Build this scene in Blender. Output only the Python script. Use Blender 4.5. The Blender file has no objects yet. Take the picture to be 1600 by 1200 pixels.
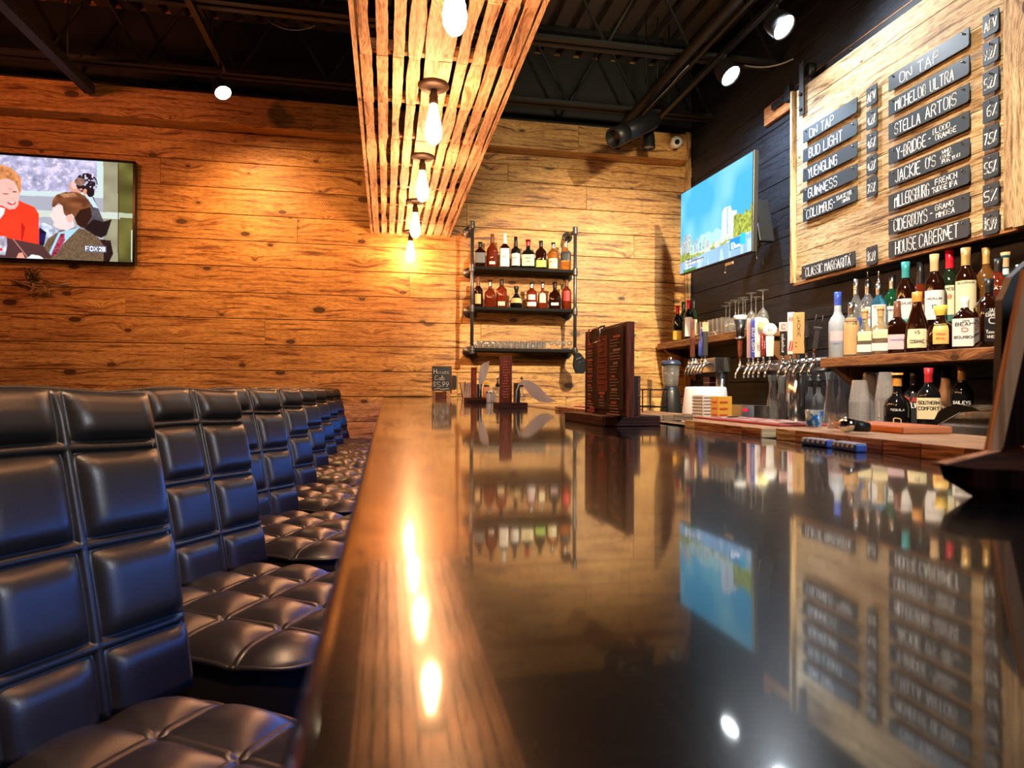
import bpy, bmesh, math, random
from mathutils import Vector, Matrix, Euler
import numpy as np
random.seed(7)
sc = bpy.context.scene
COL = sc.collection
PI = math.pi
R = math.radians
# ---------------------------------------------------------------- camera
BAR = 1.07                 # height of the bar top
CZ = BAR + 0.068           # camera height
YAW, PITCH, ROLL = R(-11.15), R(0.41), R(0.2)
cam_d = bpy.data.cameras.new('camera'); cam = bpy.data.objects.new('camera', cam_d); COL.objects.link(cam)
cam_d.sensor_width = 36; cam_d.lens = 22.5; cam_d.clip_start = 0.02; cam_d.clip_end = 60
CM = Matrix.Rotation(YAW, 4, 'Z') @ Matrix.Rotation(PI/2 + PITCH, 4, 'X') @ Matrix.Rotation(ROLL, 4, 'Z')
CP = Vector((0, 0, CZ))
cam.matrix_world = Matrix.Translation(CP) @ CM
cam_d.dof.use_dof = True; cam_d.dof.focus_distance = 2.4; cam_d.dof.aperture_fstop = 9.0
sc.camera = cam
# ---------------------------------------------------------------- world, view
w = bpy.data.worlds.new('world'); sc.world = w; w.use_nodes = True
w.node_tree.nodes['Background'].inputs[0].default_value = (0.10, 0.11, 0.16, 1)
w.node_tree.nodes['Background'].inputs[1].default_value = 0.04
sc.view_settings.view_transform = 'Standard'; sc.view_settings.look = 'None'
sc.view_settings.exposure = 0.12; sc.view_settings.gamma = 1.0
try: sc.view_settings.use_curve_mapping = False
except Exception: pass
sc.cycles.max_bounces = 12; sc.cycles.transparent_max_bounces = 24; sc.cycles.transmission_bounces = 8; sc.cycles.glossy_bounces = 4
sc.cycles.diffuse_bounces = 3; sc.cycles.sample_clamp_indirect = 6
sc.cycles.caustics_reflective = False; sc.cycles.caustics_refractive = False
sc.cycles.use_denoising = True
# ---------------------------------------------------------------- spot lights: the track lamps, unseen spots and added fills
def aim(o, target):
    o.rotation_euler = (Vector(target) - o.location).to_track_quat('-Z', 'Y').to_euler()
def spot(loc, target, power, color, deg=60, blend=0.6, size=0.03):
    d = bpy.data.lights.new('lamp_or_fill_spot', 'SPOT'); d.energy = power; d.color = color
    d.spot_size = R(deg); d.spot_blend = blend; d.shadow_soft_size = size
    o = bpy.data.objects.new('lamp_or_fill_spot', d); COL.objects.link(o); o.location = loc; aim(o, target); return o
def point(loc, power, color, size=0.02):
    d = bpy.data.lights.new('bulb_light', 'POINT'); d.energy = power; d.color = color; d.shadow_soft_size = size
    o = bpy.data.objects.new('bulb_light', d); COL.objects.link(o); o.location = loc; return o
def area(loc, target, power, color, sx, sy):
    d = bpy.data.lights.new('area_light', 'AREA'); d.shape = 'RECTANGLE'; d.size = sx; d.size_y = sy; d.energy = power; d.color = color
    o = bpy.data.objects.new('area_light', d); COL.objects.link(o); o.location = loc; aim(o, target); return o
WARM = (1.0, 0.50, 0.19); BULB = (1.0, 0.40, 0.13); NEUT = (1.0, 0.84, 0.53); COOL = (0.80, 0.90, 1.0); BLUE = (0.03, 0.12, 1.0)
YW = 5.10                  # back wall face
XB = 2.57                  # black wall face
PZ = CZ + 1.20             # underside of the slatted canopy
BULB_Y = [0.92, 1.74, 2.54, 3.33, 4.14, 4.95]
BX = 0.18
LAMP_L = (-1.08, 4.50, CZ + 1.98)
LAMP_R = [(2.08, 3.13, CZ + 2.0), (2.08, 3.67, CZ + 2.0)]
spot((-1.03, 4.42, LAMP_L[2] - .10), (-0.75, 4.72, 1.9), 120, WARM, 150, 1.0, 0.05)
spot((-2.4, 2.6, CZ + 1.9), (-2.3, 5.1, 2.75), 90, (1, .27, .10), 95, 1.0, .1)  # added fill without a fitting, brightens wall and beam at the left
spot((2.02, 3.02, CZ + 1.97), (2.42, 2.60, 2.2), 50, COOL, 165, 0.6, 0.05)
spot((2.04, 3.58, CZ + 1.90), (2.45, 4.0, 1.6), 120, (.62, .78, 1), 150, 0.8, 0.05)
spot((1.95, 1.10, CZ + 2.0), (1.62, 5.1, 1.55), 1150, NEUT, 42, 0.8, 0.03)
spot((0.95, -1.9, CZ + 1.35), (1.75, 5.1, 2.95), 900, NEUT, 24, 0.9, 0.3)  # added fill behind the viewer, lifts the top of the pine wall
spot((0.9, 1.3, CZ + 2.05), (2.45, 2.35, 2.1), 170, (1.0, 0.84, 0.62), 75, 0.9)
spot((1.1, 1.5, CZ + 2.05), (2.2, 2.9, 1.3), 300, (1.0, 0.86, 0.68), 66, 0.9)
spot((-0.3, 0.3, CZ + 2.0), (0.0, 1.9, 0.8), 230, (1.0, .60, .34), 85, 0.9, 0.05)  # added warm fill for the stool seats, no fitting here
spot((1.7, -1.2, 2.6), (-0.4, 1.6, 1.05), 180, (0.85, 0.92, 1.0), 50, 0.9, 0.3)  # added cool fill from behind the viewer, lights the stool backs
# ---------------------------------------------------------------- pixel rays onto known planes of the room
def ray(u, v): return (CM.to_3x3() @ Vector(((u - 800) / 1000, -(v - 600) / 1000, -1)))
def onX(u, v, X): d = ray(u, v); return CP + d * ((X - CP.x) / d.x)
def onY(u, v, Y): d = ray(u, v); return CP + d * ((Y - CP.y) / d.y)
def onZ(u, v, Z): d = ray(u, v); return CP + d * ((Z - CP.z) / d.z)
# ---------------------------------------------------------------- materials
MATS = {}
def nm(name):
    m = bpy.data.materials.new(name); m.use_nodes = True; nt = m.node_tree
    return m, nt, nt.nodes['Principled BSDF'], nt.nodes, nt.links
def S(b, k, v):
    if k in b.inputs: b.inputs[k].default_value = v
def plain(name, col, rough=0.5, metal=0.0, spec=0.5, trans=0.0, ior=1.45, emit=None, es=0.0, coat=0.0, var=0.0, bump=0.0, bscale=60):
    if name in MATS: return MATS[name]
    m, nt, b, N, L = nm(name)
    S(b, 'Base Color', (*col, 1)); S(b, 'Roughness', rough); S(b, 'Metallic', metal); S(b, 'Specular IOR Level', spec)
    S(b, 'Transmission Weight', trans); S(b, 'IOR', ior); S(b, 'Coat Weight', coat); S(b, 'Coat Roughness', 0.08)
    if emit: S(b, 'Emission Color', (*emit, 1)); S(b, 'Emission Strength', es)
    if var > 0 or bump > 0:
        tc = N.new('ShaderNodeTexCoord'); n = N.new('ShaderNodeTexNoise'); n.inputs['Scale'].default_value = bscale; n.inputs['Detail'].default_value = 5
        L.new(tc.outputs['Object'], n.inputs['Vector'])
        if var > 0:
            mx = N.new('ShaderNodeMix'); mx.data_type = 'RGBA'
            mx.inputs[6].default_value = (*[max(0, c * (1 - var)) for c in col], 1); mx.inputs[7].default_value = (*[min(1, c * (1 + var)) for c in col], 1)
            L.new(n.outputs['Fac'], mx.inputs[0]); L.new(mx.outputs[2], b.inputs['Base Color'])
        if bump > 0:
            bp = N.new('ShaderNodeBump'); bp.inputs['Strength'].default_value = bump; bp.inputs['Distance'].default_value = 0.002
            L.new(n.outputs['Fac'], bp.inputs['Height']); L.new(bp.outputs[0], b.inputs['Normal'])
    MATS[name] = m; return m
def wood(name, light, mid, dark, rough=0.5, knots=1.0, saw=0.3, contrast=1.0, coat=0.0, tint=0.25, across=1.0, spec=.35, knotcol=(0.05, 0.018, 0.008)):
    """Planks: u runs along the grain, v across; every board has its own random offset in the UV map."""
    if name in MATS: return MATS[name]
    m, nt, b, N, L = nm(name)
    def math_(op, a, c=None, clamp=False):
        n = N.new('ShaderNodeMath'); n.operation = op; n.use_clamp = clamp
        for i, x in enumerate((a, c)):
            if x is None: continue
            if isinstance(x, (int, float)): n.inputs[i].default_value = x
            else: L.new(x, n.inputs[i])
        return n.outputs[0]
    uv = N.new('ShaderNodeUVMap'); sp = N.new('ShaderNodeSeparateXYZ'); L.new(uv.outputs[0], sp.inputs[0])
    u, v = sp.outputs[0], sp.outputs[1]
    def comb(x, y):
        c = N.new('ShaderNodeCombineXYZ'); L.new(x, c.inputs[0]); L.new(y, c.inputs[1]); return c.outputs[0]
    kv = comb(math_('MULTIPLY', u, 2.1), math_('MULTIPLY', v, 4.2 * across))
    vo = N.new('ShaderNodeTexVoronoi'); vo.voronoi_dimensions = '2D'; vo.inputs['Scale'].default_value = 1.0; L.new(kv, vo.inputs['Vector'])
    kd = vo.outputs['Distance']
    rnd = N.new('ShaderNodeSeparateColor'); L.new(vo.outputs['Color'], rnd.inputs[0])
    size = math_('MULTIPLY', math_('POWER', rnd.outputs[0], 1.4), 0.085 * knots)
    infl = math_('MULTIPLY', math_('POWER', 2.718, math_('MULTIPLY', kd, -6.5)), 0.055)
    lo = N.new('ShaderNodeTexNoise'); lo.noise_dimensions = '2D'; lo.inputs['Detail'].default_value = 2
    L.new(comb(math_('MULTIPLY', u, 1.6), math_('MULTIPLY', v, 5.0)), lo.inputs['Vector']); lo.inputs['Scale'].default_value = 1.0
    vv = math_('ADD', math_('ADD', v, infl), math_('MULTIPLY', lo.outputs['Fac'], 0.045))
    g1 = N.new('ShaderNodeTexNoise'); g1.noise_dimensions = '2D'; g1.inputs['Detail'].default_value = 8; g1.inputs['Roughness'].default_value = 0.62; g1.inputs['Scale'].default_value = 1.0
    L.new(comb(math_('MULTIPLY', u, 2.6), math_('MULTIPLY', vv, 46.0)), g1.inputs['Vector'])
    g2 = N.new('ShaderNodeTexNoise'); g2.noise_dimensions = '2D'; g2.inputs['Detail'].default_value = 4; g2.inputs['Scale'].default_value = 1.0
    L.new(comb(math_('MULTIPLY', u, 20.0), math_('MULTIPLY', vv, 300.0)), g2.inputs['Vector'])
    big = N.new('ShaderNodeTexNoise'); big.noise_dimensions = '2D'; big.inputs['Detail'].default_value = 3; big.inputs['Scale'].default_value = 1.0
    L.new(comb(math_('MULTIPLY', u, 0.9), math_('MULTIPLY', v, 3.5)), big.inputs['Vector'])
    r1 = N.new('ShaderNodeValToRGB'); L.new(g1.outputs['Fac'], r1.inputs[0])
    e = r1.color_ramp.elements; e[0].position = 0.42; e[0].color = (*mid, 1); e[1].position = 0.58; e[1].color = (*light, 1)
    r1.color_ramp.elements.new(0.33).color = (*dark, 1)
    mx = N.new('ShaderNodeMix'); mx.data_type = 'RGBA'; mx.blend_type = 'MULTIPLY'; mx.inputs[0].default_value = 0.7 * contrast
    r2 = N.new('ShaderNodeValToRGB'); L.new(g2.outputs['Fac'], r2.inputs[0]); r2.color_ramp.elements[0].position = 0.40; r2.color_ramp.elements[0].color = (0.36, 0.27, 0.22, 1); r2.color_ramp.elements[1].position = 0.50
    L.new(r1.outputs[0], mx.inputs[6]); L.new(r2.outputs[0], mx.inputs[7])
    m2 = N.new('ShaderNodeMix'); m2.data_type = 'RGBA'; m2.blend_type = 'MULTIPLY'; m2.inputs[0].default_value = tint * 2
    r3 = N.new('ShaderNodeValToRGB'); L.new(big.outputs['Fac'], r3.inputs[0]); r3.color_ramp.elements[0].position = 0.33; r3.color_ramp.elements[0].color = (0.55, 0.45, 0.40, 1); r3.color_ramp.elements[1].position = 0.62
    L.new(mx.outputs[2], m2.inputs[6]); L.new(r3.outputs[0], m2.inputs[7])
    # knots
    kf = math_('LESS_THAN', kd, size)
    ring = math_('MULTIPLY', math_('SUBTRACT', 1.0, math_('MULTIPLY', math_('SUBTRACT', kd, size), 14.0), True), math_('GREATER_THAN', size, 0.02), True)
    m3 = N.new('ShaderNodeMix'); m3.data_type = 'RGBA'; L.new(math_('MULTIPLY', ring, 0.62), m3.inputs[0]); L.new(m2.outputs[2], m3.inputs[6]); m3.inputs[7].default_value = (*[c * 0.45 for c in mid], 1)
    m4 = N.new('ShaderNodeMix'); m4.data_type = 'RGBA'; L.new(math_('MULTIPLY', kf, 0.9), m4.inputs[0]); L.new(m3.outputs[2], m4.inputs[6]); m4.inputs[7].default_value = (*knotcol, 1)
    out = m4.outputs[2]
    # saw marks
    if saw > 0:
        wv = N.new('ShaderNodeTexWave'); wv.inputs['Scale'].default_value = 19; wv.inputs['Distortion'].default_value = 1.6; wv.inputs['Detail'].default_value = 2
        L.new(comb(math_('ADD', u, math_('MULTIPLY', v, 0.55)), math_('MULTIPLY', v, 0.2)), wv.inputs['Vector'])
        ms = N.new('ShaderNodeTexNoise'); ms.noise_dimensions = '2D'; ms.inputs['Scale'].default_value = 1.0; L.new(comb(math_('MULTIPLY', u, 2.5), math_('MULTIPLY', v, 7)), ms.inputs['Vector'])
        f = math_('MULTIPLY', math_('GREATER_THAN', wv.outputs['Fac'], 0.80), math_('MULTIPLY', math_('SUBTRACT', ms.outputs['Fac'], 0.47), 4.5 * saw, True), True)
        m5 = N.new('ShaderNodeMix'); m5.data_type = 'RGBA'; L.new(f, m5.inputs[0]); L.new(out, m5.inputs[6]); m5.inputs[7].default_value = (*[c * 0.4 for c in mid], 1)
        out = m5.outputs[2]
    L.new(out, b.inputs['Base Color'])
    S(b, 'Roughness', rough); S(b, 'Coat Weight', coat); S(b, 'Coat Roughness', 0.12); S(b, 'Specular IOR Level', spec)
    bp = N.new('ShaderNodeBump'); bp.inputs['Strength'].default_value = 0.45; bp.inputs['Distance'].default_value = 0.003
    L.new(g2.outputs['Fac'], bp.inputs['Height']); L.new(bp.outputs[0], b.inputs['Normal'])
    MATS[name] = m; return m
def glass(name, col=(1, 1, 1), rough=0.0, ior=1.45):
    return plain(name, col, rough=rough, trans=1.0, ior=ior)
# ---------------------------------------------------------------- mesh builder
class MB:
    def __init__(s): s.v = []; s.f = []; s.uv = []; s.mi = []; s.sm = []
    def add(s, verts, faces, M=None, mi=0, smooth=False, uvs=None):
        o = len(s.v)
        for p in verts:
            p = Vector(p); s.v.append(M @ p if M is not None else p)
        for k, f in enumerate(faces):
            s.f.append([i + o for i in f]); s.mi.append(mi); s.sm.append(smooth)
            s.uv.append(uvs[k] if uvs else [(verts[i][0], verts[i][1]) for i in f])
        return s
    def box(s, c, d, M=None, bevel=0.0, mi=0, grain=None, off=None):
        hx, hy, hz = d[0] / 2, d[1] / 2, d[2] / 2; c = Vector(c)
        if grain is None: grain = max(range(3), key=lambda i: d[i])
        if off is None: off = (random.uniform(0, 50), random.uniform(0, 50))
        if bevel > 0:
            b = min(bevel, hx * .9, hy * .9, hz * .9)
            bm = bmesh.new(); bmesh.ops.create_cube(bm, size=1)
            for q in bm.verts: q.co = Vector((q.co.x * d[0], q.co.y * d[1], q.co.z * d[2]))
            bmesh.ops.bevel(bm, geom=list(bm.edges), offset=b, segments=2, affect='EDGES', profile=.5)
            vs = [q.co + c for q in bm.verts]; fs = [[q.index for q in f.verts] for f in bm.faces]; bm.free()
        else:
            vs = [c + Vector((x * hx, y * hy, z * hz)) for x in (-1, 1) for y in (-1, 1) for z in (-1, 1)]
            fs = [(0, 1, 3, 2), (4, 6, 7, 5), (0, 4, 5, 1), (2, 3, 7, 6), (0, 2, 6, 4), (1, 5, 7, 3)]
        uvs = []
        for f in fs:
            n = (vs[f[1]] - vs[f[0]]).cross(vs[f[2]] - vs[f[0]]); ax = max(range(3), key=lambda i: abs(n[i]))
            if ax == grain: a, e = [i for i in range(3) if i != ax]; sc_ = 0.3
            else: a = grain; e = 3 - ax - grain; sc_ = 1
            uvs.append([(vs[i][a] * sc_ + off[0], vs[i][e] + off[1] + ax * .37) for i in f])
        return s.add(vs, fs, M, mi, False, uvs)
    def lathe(s, prof, c=(0, 0, 0), n=24, M=None, mi=0, sq=None, cap=True, smooth=True, arc=None):
        """prof: (r, z) from the bottom up; sq(z index) -> squareness 0..1; arc=(a0, a1) for a partial surface."""
        vs = []; fs = []; a0, a1 = arc or (0, 2 * PI); m = n + 1 if arc else n
        for k, (r, z) in enumerate(prof):
            q = sq[k] if sq else 0
            for i in range(m):
                a = a0 + (a1 - a0) * i / n; cx, sx = math.cos(a), math.sin(a)
                rr = r
                if q > 0:
                    p = 2 + 10 * q; rr = r / ((abs(cx) ** p + abs(sx) ** p) ** (1 / p))
                vs.append((c[0] + rr * cx, c[1] + rr * sx, c[2] + z))
        for k in range(len(prof) - 1):
            for i in range(n):
                j = (i + 1) % m if not arc else i + 1
                fs.append((k * m + i, k * m + j, (k + 1) * m + j, (k + 1) * m + i))
        if cap and not arc:
            if prof[0][0] > 1e-5: fs.append(tuple(range(m))[::-1])
            if prof[-1][0] > 1e-5: fs.append(tuple((len(prof) - 1) * m + i for i in range(m)))
        uvs = [[(math.atan2(vs[i][1] - c[1], vs[i][0] - c[0]) * .1, vs[i][2]) for i in f] for f in fs]
        return s.add(vs, fs, M, mi, smooth, uvs)
    def tube(s, pts, r, n=10, M=None, mi=0, cap=True, smooth=True, flat=1.0):
        pts = [Vector(p) for p in pts]; rs = r if isinstance(r, (list, tuple)) else [r] * len(pts)
        vs = []; up = None
        for k, p in enumerate(pts):
            t = (pts[min(k + 1, len(pts) - 1)] - pts[max(k - 1, 0)]).normalized()
            if up is None: up = Vector((0, 0, 1)) if abs(t.z) < .9 else Vector((1, 0, 0))
            a = t.cross(up).normalized(); b_ = a.cross(t).normalized(); up = b_
            for i in range(n):
                g = 2 * PI * i / n; vs.append(p + a * math.cos(g) * rs[k] + b_ * math.sin(g) * rs[k] * flat)
        fs = [(k * n + i, k * n + (i + 1) % n, (k + 1) * n + (i + 1) % n, (k + 1) * n + i) for k in range(len(pts) - 1) for i in range(n)]
        if cap: fs.append(tuple(range(n))[::-1]); fs.append(tuple((len(pts) - 1) * n + i for i in range(n)))
        return s.add(vs, fs, M, mi, smooth)
    def prism(s, poly, z0, z1, M=None, mi=0, grain=0):
        n = len(poly); o = (random.uniform(0, 50), random.uniform(0, 50))
        vs = [(x, y, z0) for x, y in poly] + [(x, y, z1) for x, y in poly]
        fs = [tuple(range(n))[::-1], tuple(range(n, 2 * n))] + [(i, (i + 1) % n, n + (i + 1) % n, n + i) for i in range(n)]
        uvs = []
        for k, f in enumerate(fs):
            if k < 2: uvs.append([(vs[i][grain] + o[0], vs[i][1 - grain] + o[1]) for i in f])
            else: uvs.append([(vs[i][grain] + o[0], vs[i][2] + o[1]) for i in f])
        return s.add(vs, fs, M, mi, False, uvs)
    def ball(s, c, r, M=None, mi=0, n=14, sz=(1, 1, 1)):
        m = max(6, n // 2)
        prof = [(max(1e-6, r * math.sin(PI * k / m)), -r * math.cos(PI * k / m)) for k in range(m + 1)]
        T = Matrix.Translation(Vector(c)) @ Matrix.Diagonal((*sz, 1))
        return s.lathe(prof, (0, 0, 0), n, (M @ T) if M is not None else T, mi, cap=False)
    def ribbon(s, lines, wd, f, lift=0.0, mi=0):
        """strokes of pen width wd; f maps flat (x, y, lift) to space."""
        for ln in lines:
            for a, b_ in zip(ln[:-1], ln[1:]):
                dx, dy = b_[0] - a[0], b_[1] - a[1]; l = math.hypot(dx, dy)
                if l < 1e-7: continue
                dx /= l; dy /= l; h = wd / 2; ax, ay = a[0] - dx * h * .6, a[1] - dy * h * .6; bx, by = b_[0] + dx * h * .6, b_[1] + dy * h * .6
                q = [(ax - dy * h, ay + dx * h), (ax + dy * h, ay - dx * h), (bx + dy * h, by - dx * h), (bx - dy * h, by + dx * h)]
                s.add([f(x, y, lift) for x, y in q], [(0, 1, 2, 3)], None, mi)
        return s
    def build(s, name, mats, parent=None, loc=None):
        me = bpy.data.meshes.new(name); me.from_pydata([tuple(p) for p in s.v], [], s.f)
        if not isinstance(mats, (list, tuple)): mats = [mats]
        for m in mats: me.materials.append(m)
        me.polygons.foreach_set('material_index', s.mi); me.polygons.foreach_set('use_smooth', s.sm)
        ul = me.uv_layers.new(name='UVMap'); flat = [c for f in s.uv for p in f for c in p]
        ul.data.foreach_set('uv', flat); me.update()
        o = bpy.data.objects.new(name, me); COL.objects.link(o)
        if loc is not None: o.location = loc
        if parent is not None: o.parent = parent
        return o
def tag(o, label=None, cat=None, group=None, kind=None):
    if label: o['label'] = label
    if cat: o['category'] = cat
    if group: o['group'] = group
    if kind: o['kind'] = kind
    return o
def thing(name, label, cat, loc=(0, 0, 0), rz=0, group=None):
    o = bpy.data.objects.new(name, None); COL.objects.link(o); o.empty_display_size = .05
    o.location = loc; o.rotation_euler = (0, 0, rz); return tag(o, label, cat, group)
KIDS = {}
def copy_tree(o, parent=None):
    c = o.copy(); COL.objects.link(c)
    if parent is not None: c.parent = parent; c.matrix_parent_inverse = o.matrix_parent_inverse.copy()
    for ch in [x for x in COL.objects if x.parent == o]: copy_tree(ch, c)
    return c
# ---------------------------------------------------------------- pen lettering
F = {'A': '00 26 40;12 32', 'B': '00 06 26 35 34 23 03;23 32 31 20 00', 'C': '45 36 16 05 01 10 30 41', 'D': '00 06 26 45 41 20 00', 'E': '46 06 00 40;03 33',
 'F': '46 06 00;03 33', 'G': '45 36 16 05 01 10 30 41 43 23', 'H': '00 06;40 46;03 43', 'I': '20 26', 'J': '36 31 20 10 01', 'K': '00 06;46 03 40', 'L': '06 00 40',
 'M': '00 06 23 46 40', 'N': '00 06 40 46', 'O': '26 06 01 10 30 41 45 26', 'P': '00 06 36 45 44 33 03', 'Q': '16 05 01 10 30 41 45 36 16;22 40', 'R': '00 06 36 45 44 33 03;23 40',
 'S': '45 36 16 05 04 13 33 42 41 30 10 01', 'T': '06 46;26 20', 'U': '06 01 10 30 41 46', 'V': '06 20 46', 'W': '06 10 23 30 46', 'X': '00 46;06 40', 'Y': '06 23 46;23 20', 'Z': '06 46 00 40',
 '0': '16 05 01 10 30 41 45 36 16', '1': '15 26 20', '2': '05 16 36 45 44 00 40', '3': '05 16 36 45 34 23;23 32 41 30 10 01', '4': '30 36 02 42', '5': '46 06 03 33 42 41 30 00', '6': '36 05 01 10 30 41 42 33 03', '7': '06 46 10',
 '8': '23 04 05 16 36 45 44 23 02 01 10 30 41 42 23', '9': '10 45 36 16 05 04 13 43', '.': '10 11', '-': '13 33', '$': '45 36 16 05 04 13 33 42 41 30 10 01;27 20', '%': '00 46;06 05 15 16 06;30 31 41 40 30', "'": '26 24', '&': '40 05 16 25 01 10 42', '/': '00 46', '_': '00 40',
 'a': '33 13 02 01 10 30;33 30', 'b': '06 00 20 31 32 23 03', 'c': '33 13 02 01 10 30', 'd': '36 30 10 01 02 13 33', 'e': '02 32 23 13 02 01 10 30', 'f': '36 26 15 10;03 23', 'h': '06 00;02 13 23 32 30', 'i': '10 13;15 14', 'k': '06 00;33 01 30', 'l': '16 10',
 'm': '00 03;02 13 22 20;22 33 42 40', 'n': '00 03;02 13 23 32 30', 'o': '13 02 01 10 20 31 32 23 13', 'r': '00 03;02 13 23', 's': '33 13 02 32 31 20 00', 't': '16 10 20;04 24', 'u': '03 01 10 20 31 33;31 30', 'v': '03 10 23', 'w': '03 10 22 30 43', 'x': '00 33;03 30', 'y': '03 11 21;33 10', 'g': '33 13 02 11 31;33 30 10'}
def strokes(txt, h, w=None, tight=1.0, jit=0.0, rnd=None):
    """centre-line strokes of txt, cap height h, fitted to width w if given; origin lower left"""
    out = []; x = 0.0; q = rnd or random
    for ch in txt:
        if ch == ' ': x += 3.0; continue
        g = F.get(ch) or F.get(ch.upper())
        if not g: continue
        ls = [[(int(p[0]), int(p[1])) for p in l.split()] for l in g.split(';')]
        mn = min(p[0] for l in ls for p in l); mxx = max(p[0] for l in ls for p in l)
        dy = q.uniform(-jit, jit); sl = q.uniform(-jit, jit) * .25; ex = 1 + q.uniform(-jit, jit) * .2
        for l in ls:
            p = [((a - mn) * ex + x + b_ * sl, b_ + dy) for a, b_ in l]
            if len(p) > 3:
                s2 = [p[0]]
                for a, b_ in zip(p[:-1], p[1:]):
                    s2 += [(a[0] * .75 + b_[0] * .25, a[1] * .75 + b_[1] * .25), (a[0] * .25 + b_[0] * .75, a[1] * .25 + b_[1] * .75)]
                p = s2 + [p[-1]]
            out.append(p)
        x += (mxx - mn) * ex + 1.5 * tight
    W = max(x - 1.5 * tight, .1); k = h / 6; kx = k if w is None else w / W
    return [[(a * kx, b_ * k) for a, b_ in l] for l in out], W * kx
def flatmap(M): return lambda x, y, z: M @ Vector((x, y, z))
def lettering(name, txt, h, w, M, mat, parent, pen=None, lift=0.0006, jit=0.0, center=False, tight=1.0):
    ls, W = strokes(txt, h, w, tight, jit)
    if center: ls = [[(a - W / 2, b_ - h / 2) for a, b_ in l] for l in ls]
    mb = MB(); mb.ribbon(ls, pen or h * .11, flatmap(M), lift); return mb.build(name, mat, parent)
def frame(o, xdir, zdir):
    """matrix whose x runs along xdir, z along zdir (outward), y = z cross x"""
    x = Vector(xdir).normalized(); z = Vector(zdir).normalized(); y = z.cross(x).normalized(); x = y.cross(z)
    M = Matrix((x, y, z)).transposed().to_4x4(); M.translation = Vector(o); return M
# ---------------------------------------------------------------- shared materials
W_WALL = wood('pine_plank', (0.72, 0.40, 0.125), (0.50, 0.235, 0.065), (0.16, 0.058, 0.017), rough=0.42, knots=1.15, saw=0.75)
W_DECK = wood('board_plank', (0.66, 0.43, 0.20), (0.42, 0.24, 0.10), (0.15, 0.075, 0.03), rough=0.55, knots=0.9, saw=0.3)
W_PALE = wood('pale_pine', (0.66, 0.50, 0.28), (0.44, 0.31, 0.15), (0.16, 0.10, 0.045), rough=0.65, knots=0.7, saw=0.35, tint=.35)
W_PALLET = wood('pallet_pine', (0.74, 0.50, 0.33), (0.56, 0.33, 0.20), (0.26, 0.12, 0.06), rough=0.6, knots=0.6, saw=0.15, tint=.3)
W_SHELF = wood('shelf_timber', (0.42, 0.20, 0.075), (0.24, 0.10, 0.038), (0.07, 0.03, 0.014), rough=0.5, knots=0.8, saw=0.2)
W_RED = wood('red_stained_wood', (0.22, 0.055, 0.022), (0.14, 0.032, 0.014), (0.05, 0.012, 0.006), rough=0.35, knots=0.0, saw=0, tint=.15)
W_DARK = wood('dark_stained_wood', (0.075, 0.022, 0.014), (0.045, 0.013, 0.009), (0.018, 0.006, 0.005), rough=0.5, knots=0.0, saw=0, tint=.15, spec=.15)
W_SHADE = wood('shaded_dark_wood', (0.030, 0.010, 0.008), (0.018, 0.006, 0.005), (0.008, 0.003, 0.003), rough=0.85, knots=0.0, saw=0, tint=.15, spec=0.02)  # dark stand wood made blacker, its shade is put into the colour
W_TAN = wood('tan_wood_edge', (0.58, 0.33, 0.19), (0.46, 0.25, 0.14), (0.27, 0.13, 0.07), rough=0.7, spec=.1, knots=0, saw=0, tint=.15)
W_MAPLE = wood('maple_block', (0.80, 0.58, 0.30), (0.66, 0.43, 0.20), (0.36, 0.20, 0.08), rough=0.45, knots=0, saw=0, tint=.2)
W_BUTCH = wood('butcher_block', (0.60, 0.27, 0.10), (0.44, 0.17, 0.06), (0.18, 0.05, 0.02), rough=0.4, knots=0.2, saw=0, tint=.3)
BLACKW = wood('black_shiplap', (0.026, 0.031, 0.040), (0.019, 0.022, 0.029), (0.010, 0.011, 0.015), rough=0.5, knots=0.0, saw=0, tint=.1)
CEILM = plain('black_painted_steel', (0.010, 0.009, 0.009), rough=.6, var=.3, bscale=4)
DECKM = plain('dark_roof_deck', (0.16, 0.135, 0.115), rough=.5, var=.3, bscale=3)
BLK = plain('black_plastic', (0.012, 0.012, 0.013), rough=.35, var=.1)
BLKM = plain('black_metal', (0.02, 0.02, 0.022), rough=.4, metal=.4, var=.1)
IRON = plain('iron_pipe', (0.11, 0.11, 0.12), rough=.38, metal=.75, var=.3, bump=.2, bscale=90)
STEEL = plain('brushed_steel', (0.62, 0.60, 0.58), rough=.22, metal=1, var=.06, bscale=20)
CHROME = plain('polished_chrome', (0.75, 0.74, 0.73), rough=.08, metal=1, var=.03)
BRONZE = plain('bronze_fitting', (0.035, 0.022, 0.016), rough=.55, metal=.3, var=.2)
SLATE = plain('chalkboard_slate', (0.022, 0.032, 0.042), rough=.48, var=.12, bscale=30, spec=.6)
CHALK = plain('chalk_ink', (0.85, 0.86, 0.84), rough=.8, var=.08, bscale=200)
WHITE = plain('white_plastic', (0.80, 0.80, 0.80), rough=.35, var=.03)
PAPER = plain('white_paper', (0.82, 0.80, 0.78), rough=.7, var=.04)
INK = plain('printed_ink', (0.03, 0.03, 0.04), rough=.6, var=.05)
REDINK = plain('red_ink', (0.62, 0.06, 0.04), rough=.5, var=.05)
LEATH = plain('black_leather', (0.016, 0.014, 0.014), rough=.36, spec=.62, var=.2, bump=.10, bscale=420)
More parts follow.
